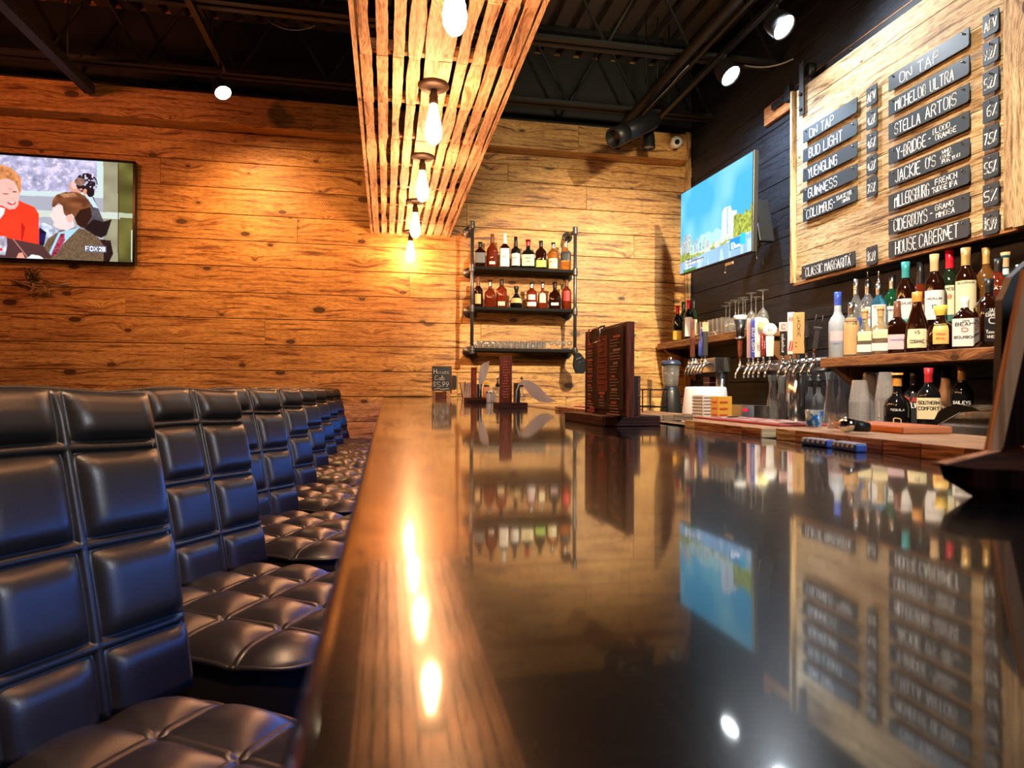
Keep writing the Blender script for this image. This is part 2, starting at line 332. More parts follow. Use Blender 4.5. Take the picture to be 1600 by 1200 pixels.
def thin_glass(name, tint=(.97, .98, .98), milk=0.03, refl=1.0):
    """blown glass walls: mostly see-through, mirror-like towards the rim"""
    m, nt, b, N, L = nm(name); out = N['Material Output']
    tr = N.new('ShaderNodeBsdfTransparent'); tr.inputs[0].default_value = (*tint, 1)
    S(b, 'Base Color', (.9, .92, .93, 1)); S(b, 'Roughness', .04); S(b, 'Metallic', 0)
    gl = N.new('ShaderNodeBsdfGlossy'); gl.inputs['Roughness'].default_value = .04; gl.inputs['Color'].default_value = (.95, .97, 1, 1)
    lw = N.new('ShaderNodeLayerWeight'); lw.inputs['Blend'].default_value = .32
    rm = N.new('ShaderNodeMapRange'); L.new(lw.outputs['Facing'], rm.inputs[0]); rm.inputs[1].default_value = 0; rm.inputs[2].default_value = 1; rm.inputs[3].default_value = .07; rm.inputs[4].default_value = .75 * refl
    mx = N.new('ShaderNodeMixShader'); L.new(rm.outputs[0], mx.inputs[0]); L.new(tr.outputs[0], mx.inputs[1]); L.new(gl.outputs[0], mx.inputs[2])
    m2 = N.new('ShaderNodeMixShader'); m2.inputs[0].default_value = milk; L.new(mx.outputs[0], m2.inputs[1]); L.new(b.outputs[0], m2.inputs[2]); L.new(m2.outputs[0], out.inputs[0]); return m
CLEAR = thin_glass('clear_glass', milk=.05)
def paper_mat(name, col):
    m, nt, b, N, L = nm(name); S(b, 'Base Color', (*col, 1)); S(b, 'Roughness', .7); t_ = N.new('ShaderNodeBsdfTranslucent'); t_.inputs[0].default_value = (*col, 1)
    n = N.new('ShaderNodeTexNoise'); n.inputs['Scale'].default_value = 300; bp = N.new('ShaderNodeBump'); bp.inputs['Strength'].default_value = .1; L.new(n.outputs['Fac'], bp.inputs['Height']); L.new(bp.outputs[0], b.inputs['Normal'])
    mx = N.new('ShaderNodeMixShader'); mx.inputs[0].default_value = .5; L.new(b.outputs[0], mx.inputs[1]); L.new(t_.outputs[0], mx.inputs[2]); L.new(mx.outputs[0], N['Material Output'].inputs[0]); return m
SHEET = paper_mat('thin_page', (.93, .91, .92))
# ================================================================ THE SETTING
def struct(name, mb, mat, **k): return tag(mb.build(name, mat), kind='structure')
ZC = CZ + 2.75
XL, YN = -4.6, -2.6
mb = MB(); mb.box(((XL + XB) / 2, (YN + YW) / 2, -0.02), (XB - XL + .4, YW - YN + .4, .04))
struct('floor', mb, plain('dark_floor', (0.05, 0.04, 0.035), rough=.4, var=.3, bscale=3))
# ceiling deck: ribs run along Y
poly = []; x = XL - .1; up = False
while x < XB + .1:
    poly += [(x, 0.0), (x + .105, 0.0), (x + .112, .06), (x + .158, .06), (x + .165, 0)]; x += .165
vs = []; fs = []
for k, (px_, pz) in enumerate(poly): vs += [(px_, YN - .1, ZC + pz), (px_, YW + .1, ZC + pz)]
for k in range(len(poly) - 1): fs.append((2 * k, 2 * k + 1, 2 * k + 3, 2 * k + 2))
mb = MB(); mb.add(vs, fs); mb.box(((XL + XB) / 2, (YN + YW) / 2, ZC + .12), (XB - XL + .4, YW - YN + .4, .04))
struct('ceiling', mb, DECKM)
# back wall: individual pine boards
def boards(mb, axis, fixed, a0, a1, z0, z1, hgt, th, sgn, bevel=.003, gap=.0045, lens=(1.4, 3.4), zs=None):
    """boards facing sgn along the normal axis ('Y': run along X, 'X': run along Y)"""
    z = z0
    while z < z1 - .01:
        h = min(hgt, z1 - z); a = a0 - random.uniform(0, 1.2)
        while a < a1:
            l = random.uniform(*lens); s, e = max(a, a0), min(a + l, a1); a += l
            if e - s < .02: continue
            dd = random.uniform(-.0012, .0012)
            if axis == 'Y': mb.box(((s + e) / 2, fixed - sgn * (th / 2 + dd), z + h / 2), (e - s - .001, th, h - gap), bevel=bevel, grain=0)
            else: mb.box((fixed - sgn * (th / 2 + dd), (s + e) / 2, z + h / 2), (th, e - s - .001, h - gap), bevel=bevel, grain=1)
        z += hgt
mb = MB(); PL = .195
zseam = CZ + 2.10 - 11 * PL - .002   # a seam lies on the line read from the photograph
zz = CZ - (621.3 - 608) * .00505     # seam just above the bar end
z0 = zz - 6 * PL
boards(mb, 'Y', YW, XL, XB + .02, z0, CZ + 2.02, PL, .018, -1)
mb.box(((XL + XB) / 2, YW + .04, ZC / 2), (XB - XL + .3, .04, ZC + .1))
struct('wall_back', mb, W_WALL)
mb = MB(); mb.box(((XL + XB) / 2, YW + .005, (CZ + 2.14 + ZC) / 2), (XB - XL, .02, ZC - CZ - 2.14), bevel=.002); struct('trim_4', mb, plain('black_upper_wall', (.012, .011, .011), rough=.7, var=.2, bscale=3))
# boxed beam along the top of the back wall
mb = MB(); zb, zt = CZ + 1.905, CZ + 2.125
boards(mb, 'Y', YW - .16, XL, XB - .12, zb, zt, .23, .018, -1, lens=(1.2, 3.0))
mb.box(((XL + XB - .12) / 2, YW - .07, zb + .011), (XB - .12 - XL, .146, .018)); mb.box(((XL + XB - .12) / 2, YW - .07, zt - .012), (XB - .12 - XL, .146, .018))
mb.box((XB - .12 + .008, YW - .085, (zb + zt) / 2), (.018, .17, zt - zb), grain=2)
struct('trim_1', mb, W_WALL)
# trim strips under the beam
mb = MB(); mb.box(((XL + XB) / 2, YW - .008, zb - .045), (XB - XL, .014, .085), bevel=.003)
struct('trim_2', mb, W_WALL)
mb = MB(); mb.box((XB - .035, YW - .012, (zb + .2) / 2 + .3), (.05, .02, zb - .2), bevel=.003, grain=2)
struct('trim_3', mb, W_WALL)
# black shiplap wall on the right
mb = MB(); boards(mb, 'X', XB, YN, YW + .02, 0.05, ZC + .05, .19, .016, -1, gap=.004, lens=(2.0, 3.8))
mb.box((XB + .04, (YN + YW) / 2, ZC / 2), (.04, YW - YN + .3, ZC + .1))
struct('wall_right', mb, BLACKW)
mb = MB(); mb.box((XL - .03, (YN + YW) / 2, ZC / 2), (.06, YW - YN + .3, ZC + .1)); struct('wall_left', mb, plain('dark_wall_paint', (0.06, 0.045, 0.04), rough=.6, var=.1))
mb = MB(); mb.box(((XL + XB) / 2, YN - .03, ZC / 2), (XB - XL + .3, .06, ZC + .1)); struct('wall_front', mb, plain('grey_wall_paint', (0.07, 0.07, 0.08), rough=.6, var=.1))
# steel joists across the room
def joist(y, zbot, lab):
    t = thing('ceiling_joist', lab, 'joist', ((XL + XB) / 2, y, zbot), 0, 'open web steel joists under the roof deck')
    W2 = (XB - XL) / 2 - .016; top = ZC - .005 - zbot
    a = MB(); a.box((0, -.03, .004), (2 * W2, .045, .008)); a.box((0, .03, .004), (2 * W2, .045, .008)); a.box((0, -.012, .022), (2 * W2, .006, .044)); a.box((0, .012, .022), (2 * W2, .006, .044)); a.build('bottom_chord', CEILM, t)
    a = MB(); a.box((0, 0, top - .02), (2 * W2, .1, .04)); a.build('top_chord', CEILM, t)
    a = MB(); n = 12; st = 2 * W2 / n
    for i in range(n): a.tube([(-W2 + i * st, 0, .02), (-W2 + (i + .5) * st, 0, top - .03), (-W2 + (i + 1) * st, 0, .02)], .012, 8)
    a.build('web_bar', CEILM, t)
joist(4.72, CZ + 2.16, 'black open web steel joist beside the back wall')
joist(3.86, CZ + 2.16, 'black open web steel joist above the far end of the black television wall')
joist(2.3, CZ + 2.3, 'black open web steel joist nearest the viewer, crossing over the middle of the bar')
# lighting tracks and pipes along the room
def bar_thing(name, label, cat, p0, p1, sx, sz, mat, parts=True):
    c = [(a + b) / 2 for a, b in zip(p0, p1)]
    t = thing(name, label, cat, c); L_ = abs(p1[1] - p0[1])
    a = MB(); a.box((0, 0, 0), (sx, L_, sz), bevel=.002); a.build('channel', mat, t)
    a = MB()
    for yy in (-L_ / 2 + .15, 0, L_ / 2 - .32): a.tube([(0, yy, sz / 2), (0, yy, ZC - c[2] - .005)], .006, 6)
    a.build('hanger_rod', mat, t); return t
bar_thing('light_track', 'black lighting track running over the back of the bar towards the dark ceiling', 'light track', (2.08, 4.8, CZ + 2.12), (2.08, 1.2, CZ + 2.12), .036, .03, BLKM)
bar_thing('light_track', 'black lighting track over the stools on the left side', 'light track', (LAMP_L[0], LAMP_L[1] + .1, CZ + 2.14), (LAMP_L[0], .6, CZ + 2.14), .036, .03, BLKM)
bar_thing('ceiling_beam', 'black steel beam end poking against the boxed beam at the left', 'beam', (-2.02, 4.90, CZ + 2.06), (-2.02, 1.0, CZ + 2.06), .065, .065, CEILM)
def pipe(label, x, z, r, y0=4.85, y1=.8, cat='pipe'):
    a = MB(); a.tube([(x, y0, z), (x, y1, z)], r, 10)
    for yy in (4.4, 3.0, 1.6): a.tube([(x, yy, z), (x, yy, ZC - .01)], .004, 6)
    tag(a.build('ceiling_pipe', CEILM), label, cat)
pipe('thin black conduit beside the track over the back bar', 1.95, CZ + 2.13, .016)
pipe('thicker black pipe left of the track over the back bar', 1.86, CZ + 2.122, .032)
def wire(label, pts, r=.003, mat=None):
    a = MB(); a.tube(pts, r, 6); tag(a.build('loose_wire', mat or plain('grey_wire', (.35, .33, .32), rough=.5, var=.05)), label, 'wire')
def arc_pts(p, q, sag, n=8): return [Vector(p).lerp(Vector(q), i / n) + Vector((0, 0, -sag * 4 * (i / n) * (1 - i / n))) for i in range(n + 1)]
wire('thin pale wire hanging from the ceiling above the left stools', arc_pts(onY(418, 32, 3.9), onY(492, 40, 3.9), .04))
wire('short pale wire near the top of the ceiling left of the slatted canopy', [Vector((LAMP_L[0] - .03, 3.30, CZ + 2.1585)), Vector((LAMP_L[0], 3.30, CZ + 2.1585)), Vector((LAMP_L[0] + .04, 3.30, CZ + 2.17)), Vector((LAMP_L[0] + .09, 3.30, CZ + 2.19))])
wire('pale cable running from the cool lamp to the sliding door rail', arc_pts(onX(1163, 102, 2.3), onX(1240, 92, 2.5), .03), .005)
wire('bent pale wire along the pipe over the back bar', [onX(996, 188, 1.905), onX(1022, 160, 1.905), onX(1050, 131, 1.905), onX(1062, 116, 1.905), onX(1076, 102, 1.905)], .003)
# ---------------------------------------------------------------- lamps on the tracks
def track_lamp(name, label, loc, target, r=.055, l=.12, lit=None, group=None, body=BLKM, top=CZ + 2.1045):
    t = thing(name, label, 'spotlight', loc, 0, group)
    d = (Vector(target) - Vector(loc)).normalized(); M = d.to_track_quat('Z', 'Y').to_matrix().to_4x4()
    a = MB(); a.lathe([(r * .55, -l * .5), (r * .8, -l * .35), (r * .95, 0), (r, l * .5), (r, l * .56), (r * .93, l * .56), (r * .93, l * .40)], n=24, M=M, cap=False)
    a.lathe([(1e-5, -l * .5), (r * .55, -l * .5)], n=24, M=M, cap=False); a.build('lamp_head', body, t)
    a = MB(); a.lathe([(r * .92, l * .46), (r * .6, l * .50), (1e-5, l * .515)], n=24, M=M, cap=False)
    a.build('lens', lit or plain('unlit_lens', (.3, .3, .32), rough=.2, var=.02), t)
    a = MB(); a.tube([(0, 0, 0), Vector((0, 0, .06)) - d * .03, (0, 0, .085), (0, 0, top - loc[2])], .011, 8); a.build('stem', body, t); return t
EM_W = plain('warm_lamp_lens', (1, .9, .7), emit=(1, .80, .52), es=30, var=.01); EM_C = plain('cool_lamp_lens', (1, 1, 1), emit=(.86, .95, 1), es=30, var=.01)
track_lamp('track_spotlight', 'lit warm spotlight hanging in front of the boxed beam at the left', (LAMP_L[0], LAMP_L[1], LAMP_L[2]), (LAMP_L[0] + .45, LAMP_L[1] - .55, LAMP_L[2] - .9), lit=EM_W, r=.055, top=CZ + 2.1245)
track_lamp('track_spotlight', 'large lit white spotlight nearest the beer board', LAMP_R[0], (LAMP_R[0][0] + .35, LAMP_R[0][1] - .75, LAMP_R[0][2] - .9), lit=EM_C, r=.068)
track_lamp('track_spotlight', 'smaller lit white spotlight farther along the track, nearer the television', LAMP_R[1], (LAMP_R[1][0] + .35, LAMP_R[1][1] - .65, LAMP_R[1][2] - .9), lit=EM_C, r=.068)
track_lamp('track_spotlight', 'small black unlit spotlight pointing down beside the white camera', (2.02, 4.72, CZ + 1.97), (2.02, 4.66, 1.0), r=.05, l=.14)
p0, p1 = onY(1020, 188, 4.5), onY(958, 216, 4.35)
d = (p1 - p0).normalized(); M = Matrix.Translation((0, 0, 0)) @ d.to_track_quat('Z', 'Y').to_matrix().to_4x4()
t = thing('track_projector', 'large black cylinder lamp tilted towards the left in front of the boxed beam', 'spotlight', p0)
L_ = (p1 - p0).length; a = MB(); a.lathe([(1e-5, -.03), (.05, -.03), (.063, 0), (.068, L_ * .25), (.068, L_ * .68), (.060, L_ * .69), (.060, L_ * .72), (.070, L_ * .73), (.072, L_), (.060, L_), (.058, L_ * .9), (1e-5, L_ * .9)], n=28, M=M, cap=False); a.build('lamp_barrel', BLKM, t)
a = MB(); a.tube([(0, 0, 0), (.02, .0, .03), (.02, 0, .06), (.02, 0, CZ + 2.09 - p0.z)], .016, 8); a.build('stem', BLKM, t)
# dome camera
p = onY(1057, 222, YW - .25); t = thing('security_camera', 'white dome security camera on the boxed beam beside the black wall', 'camera', p)
Mc = Matrix.Rotation(R(98), 4, 'X') @ Matrix.Identity(4)
a = MB(); a.ball((0, 0, 0), .048, n=24); a.build('dome', WHITE, t)
a = MB(); a.tube([(0, .02, .0), (0, YW - .16 - p.y - .0012, 0)], .035, 16); a.build('mount', WHITE, t)
a = MB(); dd = (CP - p).normalized(); dd = (dd + Vector((.15, 0, .05))).normalized(); a.ball(dd * .026, .027, n=16); a.build('lens', plain('camera_lens', (.01, .01, .015), rough=.1, var=.05), t)
wire('thin black cable dropping to the white camera', [onY(1048, 196, 4.9), onY(1046, 206, 4.9), onY(1052, 214, 4.9)], .003, BLK)
# ================================================================ SLATTED CANOPY over the bar, made of pallet wood
XA, XE = -.105, .475; NC = 10; SL = .39
ct = thing('slatted_canopy', 'pallet wood slatted canopy hanging over the bar with bulbs under it', 'canopy', ((XA + XE) / 2, 2.6, PZ))
cols = []; cw = (XE - XA) / NC
y = YW - .02; rows = []
while y > .15: rows.append((max(y - SL, .12), y)); y -= SL
slat_n = 0; cx0 = (XA + XE) / 2
rest = MB()
for ri, (ya, yb) in enumerate(rows):
    for c in range(NC):
        xc = XA + (c + .5) * cw - cx0
        if c == 4: xc += .006
        if c == 5: xc -= .006
        wd = cw - (.004 if c in (4, 5) else .0185) + random.uniform(-.004, .003)
        n = 7; ed = []
        kink = random.random() < .35; side = random.choice((-1, 1))
        for i in range(n + 1):
            yy = ya + .002 + (yb - ya - .004) * i / n - 2.6
            e = random.uniform(-.0012, .0012) + (side * -.007 * math.sin(PI * i / n) if kink else 0)
            ed.append((xc + wd / 2 + e, yy))
        for i in range(n, -1, -1):
            yy = ya + .002 + (yb - ya - .004) * i / n - 2.6
            e = random.uniform(-.0012, .0012) + (side * .007 * math.sin(PI * i / n) if kink and side < 0 else 0)
            ed.append((xc - wd / 2 + e, yy))
        a = rest if slat_n >= 100 else MB()
        zt_ = random.uniform(-.0015, .0015)
        a.prism(ed, zt_, zt_ + .014, grain=1)
        if slat_n < 100: a.build('slat', W_PALLET, ct)
        slat_n += 1
if rest.v: tag(rest.build('slats_beyond', W_PALLET, ct), kind='stuff')
for ya, yb in rows: a = MB(); a.box((0, yb - 2.6, .035), (XE - XA, .03, .04)); a.build('cross_batten', W_SHELF, ct)
a = MB(); a.box((XA - cx0 - .008, 0, .045), (.016, 5.0, .09)); a.box((XE - cx0 + .008, 0, .045), (.016, 5.0, .09)); a.build('side_rail', W_PALLET, ct)
a = MB()
for xx in (-.2, .2):
    for yy in (-2, -.8, .5, 2.2): a.tube([(xx, yy, .03), (xx, yy, ZC - PZ - .01)], .004, 6)
a.build('hanger_rod', BLKM, ct)
# bulbs
BEM = plain('glowing_bulb', (1, .85, .6), emit=(1.0, .47, .20), es=210, var=.01); FIL = plain('hot_filament', (1, .9, .7), emit=(1, .85, .6), es=60, var=.01)
labs = ['bare bulb of the canopy row, directly above the viewer', 'bare glowing bulb cut off by the top of the picture', 'bare glowing bulb of the canopy row, nearest one seen whole with its socket plate', 'bare glowing bulb of the canopy row, second one seen whole', 'bare glowing bulb of the canopy row, last but one before the wall', 'bare glowing bulb at the wall end of the canopy, the smallest one']
for y, lb in zip(BULB_Y, labs):
    t = thing('filament_bulb_light', lb, 'light', (BX, y, PZ - .0018), 0, 'bare bulbs under the slatted canopy')
    a = MB(); a.lathe([(1e-5, -.018), (.02, -.018), (.03, -.012), (.052, -.012), (.062, -.004), (.062, 0), (1e-5, 0)], n=28, cap=False); a.build('ceiling_plate', BRONZE, t)
    a = MB(); a.lathe([(1e-5, -.075), (.017, -.075), (.019, -.06), (.017, -.05), (.019, -.042), (.014, -.03), (.012, -.018)], n=20, cap=False); a.build('socket', BRONZE, t)
    a = MB(); a.lathe([(.013, -.072), (.016, -.085), (.022, -.12), (.030, -.155), (.034, -.18), (.031, -.205), (.020, -.225), (.008, -.233), (1e-5, -.234)], n=24, cap=False); o = a.build('bulb_glass', BEM, t)
    o.visible_shadow = True
# ================================================================ THE BAR
def bar_top_mat():
    m, nt, b, N, L = nm('dark_epoxy_top')
    tc = N.new('ShaderNodeTexCoord'); n = N.new('ShaderNodeTexNoise'); n.inputs['Scale'].default_value = 3.2; n.inputs['Detail'].default_value = 6; n.inputs['Distortion'].default_value = 1.2
    L.new(tc.outputs['Object'], n.inputs['Vector'])
    r = N.new('ShaderNodeValToRGB'); L.new(n.outputs['Fac'], r.inputs[0]); e = r.color_ramp.elements
    e[0].position = .42; e[0].color = (0.003, 0.004, 0.006, 1); e[1].position = .74; e[1].color = (0.022, 0.018, 0.015, 1)
    L.new(r.outputs[0], b.inputs['Base Color'])
    n2 = N.new('ShaderNodeTexNoise'); n2.inputs['Scale'].default_value = 2.2; n2.inputs['Detail'].default_value = 4; L.new(tc.outputs['Object'], n2.inputs['Vector'])
    mr = N.new('ShaderNodeMapRange'); L.new(n2.outputs['Fac'], mr.inputs[0]); mr.inputs[1].default_value = .35; mr.inputs[2].default_value = .75; mr.inputs[3].default_value = .035; mr.inputs[4].default_value = .085
    L.new(mr.outputs[0], b.inputs['Coat Roughness']); S(b, 'Coat Weight', 1.0); S(b, 'Coat IOR', 1.42); S(b, 'Roughness', .24); S(b, 'Specular IOR Level', .07)
    return m
BT = bar_top_mat()
BX0, BX1 = -0.0195, 0.522; BY0, BY1 = -1.2, YW - .004
bar = thing('bar_counter', 'long glossy dark epoxy bar top running from the viewer to the pine wall', 'bar counter', (0, 2, 0))
def rel(o): return tuple(-c for c in o.location)
def rounded(x0, x1, z0, z1, r, n=5):
    p = []
    for cx, cz, a0 in ((x1 - r, z0 + r, -90), (x1 - r, z1 - r, 0), (x0 + r, z1 - r, 90), (x0 + r, z0 + r, 180)):
        for i in range(n + 1): a = R(a0 + 90 * i / n); p.append((cx + r * math.cos(a), cz + r * math.sin(a)))
    return p
def extrudeY(mb, prof, y0, y1, mi=0, smooth=False):
    n = len(prof); vs = [(x, y0, z) for x, z in prof] + [(x, y1, z) for x, z in prof]
    fs = [tuple(range(n)), tuple(range(2 * n - 1, n - 1, -1))] + [((i + 1) % n, i, n + i, n + (i + 1) % n) for i in range(n)]
    mb.add(vs, fs, None, mi, smooth)
a = MB(); extrudeY(a, rounded(BX0, BX1, BAR - .042, BAR, .006), BY0 - 2, BY1 - 2); a.build('countertop', BT, bar)
a = MB(); a.box(((.20 + BX1 - .05) / 2, (BY0 + BY1) / 2 - 2, (BAR - .045) / 2), (BX1 - .25, BY1 - BY0 - .01, BAR - .045)); a.build('bar_body', W_DARK, bar)
a = MB(); a.box((BX0 + .13, (BY0 + BY1) / 2 - 2, BAR - .046), (.012, BY1 - BY0 - .1, .006))
a.build('led_strip', plain('blue_led', (.1, .2, 1), emit=(.03, .22, 1), es=42, var=.01), bar)
a = MB(); a.tube([(.06, BY0 - 1.9, .2), (.06, BY1 - 2.1, .2)], .019, 12)
for yy in (-2.6, -1, .5, 2, 2.9): a.tube([(.06, yy, .2), (.21, yy, .2)], .012, 8)
a.build('foot_rail', STEEL, bar)
# metal service rail along the working side
t = thing('service_rail', 'grey steel rail along the working side of the bar behind the wooden slabs', 'rail', (.66, 2.0, BAR - .1))
a = MB(); a.box((.035, 0, .06), (.045, 5.8, .055), bevel=.004); a.build('rail_top', STEEL, t)
a = MB(); a.box((-.03, 0, -.4), (.16, 5.8, .8)); a.build('cabinet_face', BLK, t)
a = MB(); a.box((-.065, 0, .078), (.14, 5.8, .004)); a.build('rail_bed', BLKM, t)
# wooden slabs on the service side, each with its own look
def slab(name, label, x0, x1, y0, y1, z0, z1, mat, skew=0.0, mats=None, group=None, cat='board'):
    a = MB(); n = 7; cw = (x1 - x0)
    for i in range(n):
        xa = x0 + cw * i / n; xb = x0 + cw * (i + 1) / n
        a.box(((xa + xb) / 2, (y0 + y1) / 2, (z0 + z1) / 2), (xb - xa - .0004, y1 - y0 + random.uniform(-.004, .004), z1 - z0), bevel=.0012, grain=1, mi=random.randrange(3))
    return tag(a.build(name, mats or [W_MAPLE, W_BUTCH, W_MAPLE]), label, cat, group)
ZS = BAR + .002
def yat(u, v, X): return onX(u, v, X).y
yA0, yA1 = yat(1193, 665, .53), yat(1072, 655, .53)
def slabmat(): return [W_MAPLE, W_BUTCH]
def wood_slab(name, label, y0, y1, x0=.527, x1=.672, h=.0135, end=False):
    t = thing(name, label, 'board', ((x0 + x1) / 2, (y0 + y1) / 2, ZS - .004), 0, 'wooden slabs along the service side of the bar')
    a = MB(); n = 6; L_ = y1 - y0; W_ = x1 - x0
    for k in range(n): a.box((-W_ / 2 + (k + .5) * W_ / n, random.uniform(-.002, .002), h / 2 + .001), (W_ / n - .0005, L_, h), bevel=.001, grain=1)
    a.build('board_strips', W_MAPLE, t)
    a = MB()
    for k in range(int(L_ / .05)): a.box((-W_ / 2 - .0005, -L_ / 2 + (k + .5) * .05, h / 2 + .001), (.002, .0485, h - .001), grain=1)
    a.build('front_edge', W_BUTCH, t)
    return t
a0 = yat(1193, 668, .53); a1 = yat(1072, 657, .53)
wood_slab('wooden_slab', 'wooden slab nearest the pine wall on the service side, with a red mat on it', a0, a1)
b1 = yat(1248, 676, .56)
wood_slab('wooden_slab', 'end grain wood slab in the middle of the service side, showing round dark knots', b1 + .003, a0 - .004, x0=.56, x1=.69, end=True)
wood_slab('wooden_slab', 'long orange brown wooden slab of the service side, nearest the viewer', .30, b1, x0=.527, x1=.68, h=.016)
wood_slab('wooden_slab', 'short wood slab at the far end of the service side beside the black wire rack', a1 + .25, a1 + .9)
# end grain discs on the middle slab
a = MB()
for k in range(5): a.tube([(.557, b1 + .018 + k * (a0 - b1 - .036) / 4, BAR + .0065), (.559, b1 + .018 + k * (a0 - b1 - .036) / 4, BAR + .0065)], .0062, 12)
tag(a.build('end_grain_knots', W_RED), 'row of round dark end grain marks on the middle wood slab', 'wood grain', kind='stuff')
def mat_(name, label, y0, y1, x0, x1, z, cols_, h=.0035):
    t = thing(name, label, 'mat', ((x0 + x1) / 2, (y0 + y1) / 2, z), 0)
    a = MB(); a.box((0, 0, h / 2), (x1 - x0, y1 - y0, h), bevel=.001); a.build('mat_base', cols_, t)
    a = MB(); rr = random.Random(3)
    for i in range(26):
        a.box((rr.uniform(-.4, .4) * (x1 - x0), rr.uniform(-.45, .45) * (y1 - y0), h + .0003), (rr.uniform(.008, .03), rr.uniform(.01, .04), .0006))
    a.build('mat_print', PAPER, t); return t
REDMAT = plain('red_mat', (.50, .06, .05), rough=.5, var=.1); ORMAT = plain('orange_mat', (.80, .27, .09), rough=.5, var=.08)
mat_('bar_mat', 'red printed bar mat lying on the far wooden slab', a0 + .03, a0 + .30, .575, .668, BAR + .0125, REDMAT)
mat_('bar_mat', 'red printed bar mat at the far end in front of the white tub', 1.60, a1 + .85, .575, .668, BAR + .0125, REDMAT)
t = thing('cutting_board', 'flat orange cutting board lying on the long slab of the service side', 'cutting board', (.64, b1 - .14, BAR + .0148), 0)
a = MB(); ye = yat(1428, 684, .62); a.box((0, (ye - b1 + .14 + .13) / 2, .005), (.07, (b1 - .14 + .13) - ye, .009), bevel=.002); a.build('board', ORMAT, t)
# ================================================================ BAR STOOLS
def puff(u, n, k=.22):
    """cushion height 0..1 for position u in 0..n cells: flat domes with a doubled seam"""
    f = abs((u % 1.0) - .5) * 2
    return max(0.0, 1 - f ** 5) ** .5
def stool(label):
    t = thing('bar_stool', label, 'bar stool', (0, 0, 0), 0, 'black quilted stools in a row along the bar')
    SH, HW = .772, .225            # seat height, half width
    # backrest: quilted front, plain rear
    ncol = 4; H = .376
    tl_ = [0, .02, .038, .05, .06, .075, .10, .14, .20, .28, .38]; cell = [t for t in tl_] + [.5] + [1 - t for t in tl_[:0:-1]]
    def prof(t):                   # height across a cell, t 0..1 from seam to seam
        d = min(t, 1 - t)
        if d < .052: return .42 * max(0, 1 - (d / .052) ** 2) ** .5
        return 1 - (1 - min((d - .052) / .24, 1)) ** 3
    US = sorted({round(c + t, 4) for c in range(ncol) for t in cell} | {float(ncol)}); rows_ = [-.085, .216, .517, .818, 1.12]
    VS = sorted({0.0, 1.0, .985, .965, .94} | {round(rows_[k] + t * (rows_[k + 1] - rows_[k]), 5) for k in range(4) for t in cell if 0 < rows_[k] + t * (rows_[k + 1] - rows_[k]) < 1})
    NU, NV = len(US) - 1, len(VS) - 1; vs = []; fs = []
    def sp(s, q, off):             # s -1..1 across, q 0..1 up
        lean = .030 + .085 * q ** 1.15
        curve = .022 * (s * s) + .01 * (1 - q) * (1 - s * s)
        x = -.205 - lean + curve; z = SH - .015 + H * q + .004 * math.sin(s * 5.2) * (q ** 4)
        return Vector((x + off, s * HW * (1 - .03 * (q < .0)), z))
    for q in VS:
        for cu in US:
            s = -1 + 2 * cu / ncol
            k = max(r for r in range(4) if rows_[r] <= q + 1e-6); tv = (q - rows_[k]) / (rows_[k + 1] - rows_[k]); tu = cu % 1.0
            if cu < .5 or cu > ncol - .5: tu = .3 + .2 * min(1, 1)
            hu, hv = prof(tu), prof(tv); du, dv = min(tu, 1 - tu), min(tv, 1 - tv)
            h = hu * hv if (du > .052 and dv > .052) else (max(hu, hv) if du < .052 and dv < .052 else (hu if du < .052 else hv))
            edge = min(1, (1 - abs(s)) / .07) ** .6 if abs(s) < 1 else 0
            top = min(1, (1.0 - q) / .08) ** .5 if q < 1 else 0
            vs.append(sp(s, q, (.002 + .017 * h) * edge * (.25 + .75 * top) + .012))
    for j in range(NV):
        for i in range(NU):
            p = j * (NU + 1) + i; fs.append((p, p + 1, p + NU + 2, p + NU + 1))
    a = MB(); a.add(vs, fs, smooth=True)
    # rim and rear shell
    bs = []; ring = [(i, NV) for i in range(NU + 1)]
    for j in range(NV + 1):
        for i in range(0, NU + 1): bs.append(sp(-1 + 2 * US[i] / ncol, VS[j], -.028 + (.018 if i in (0, NU) or j in (0, NV) else 0) + (.008 if i in (1, NU - 1) or j == NV - 1 else 0)))
    f2 = [];
    for j in range(NV):
        for i in range(NU):
            p = j * (NU + 1) + i; f2.append((p, p + NU + 1, p + NU + 2, p + 1))
    o = len(vs); allv = vs + bs; fr = []
    for i in range(NU): fr.append((NV * (NU + 1) + i, NV * (NU + 1) + i + 1, o + NV * (NU + 1) + i + 1, o + NV * (NU + 1) + i)); fr.append((i + 1, i, o + i, o + i + 1))
    for j in range(NV):
        p, p2 = j * (NU + 1), (j + 1) * (NU + 1); fr.append((p, p2, o + p2, o + p)); fr.append((p2 + NU, p + NU, o + p + NU, o + p2 + NU))
    a = MB(); a.add(allv, fs + [tuple(k + o for k in f) for f in f2] + fr, smooth=True); a.build('backrest', LEATH, t)
    # piping on the side edges
    a = MB()
    for s in (-1, 1): a.tube([sp(s, q / 14, .004) for q in range(15)], .0035, 6)
    a.tube([sp(-1 + 2 * i / 24, 1.0, .004) for i in range(25)], .0035, 6)
    a.build('edge_piping', LEATH, t)
    # stitches beside the near edge
    a = MB()
    for s in (-.955, .955):
        for k in range(44):
            q = .02 + .96 * k / 44; p = sp(s, q, .0195); p2 = sp(s, q + .013, .0195); a.tube([p, p2], .0008, 4)
    a.build('stitching', plain('grey_thread', (.12, .11, .11), rough=.7, var=.1), t)
    # seat
    HX, HY = .228, .207; n = 4; vs = []; fs = []
    tl2 = [0, .014, .026, .036, .05, .07, .10, .14, .20, .28, .38]; cell2 = tl2 + [.5] + [1 - t for t in tl2[:0:-1]]
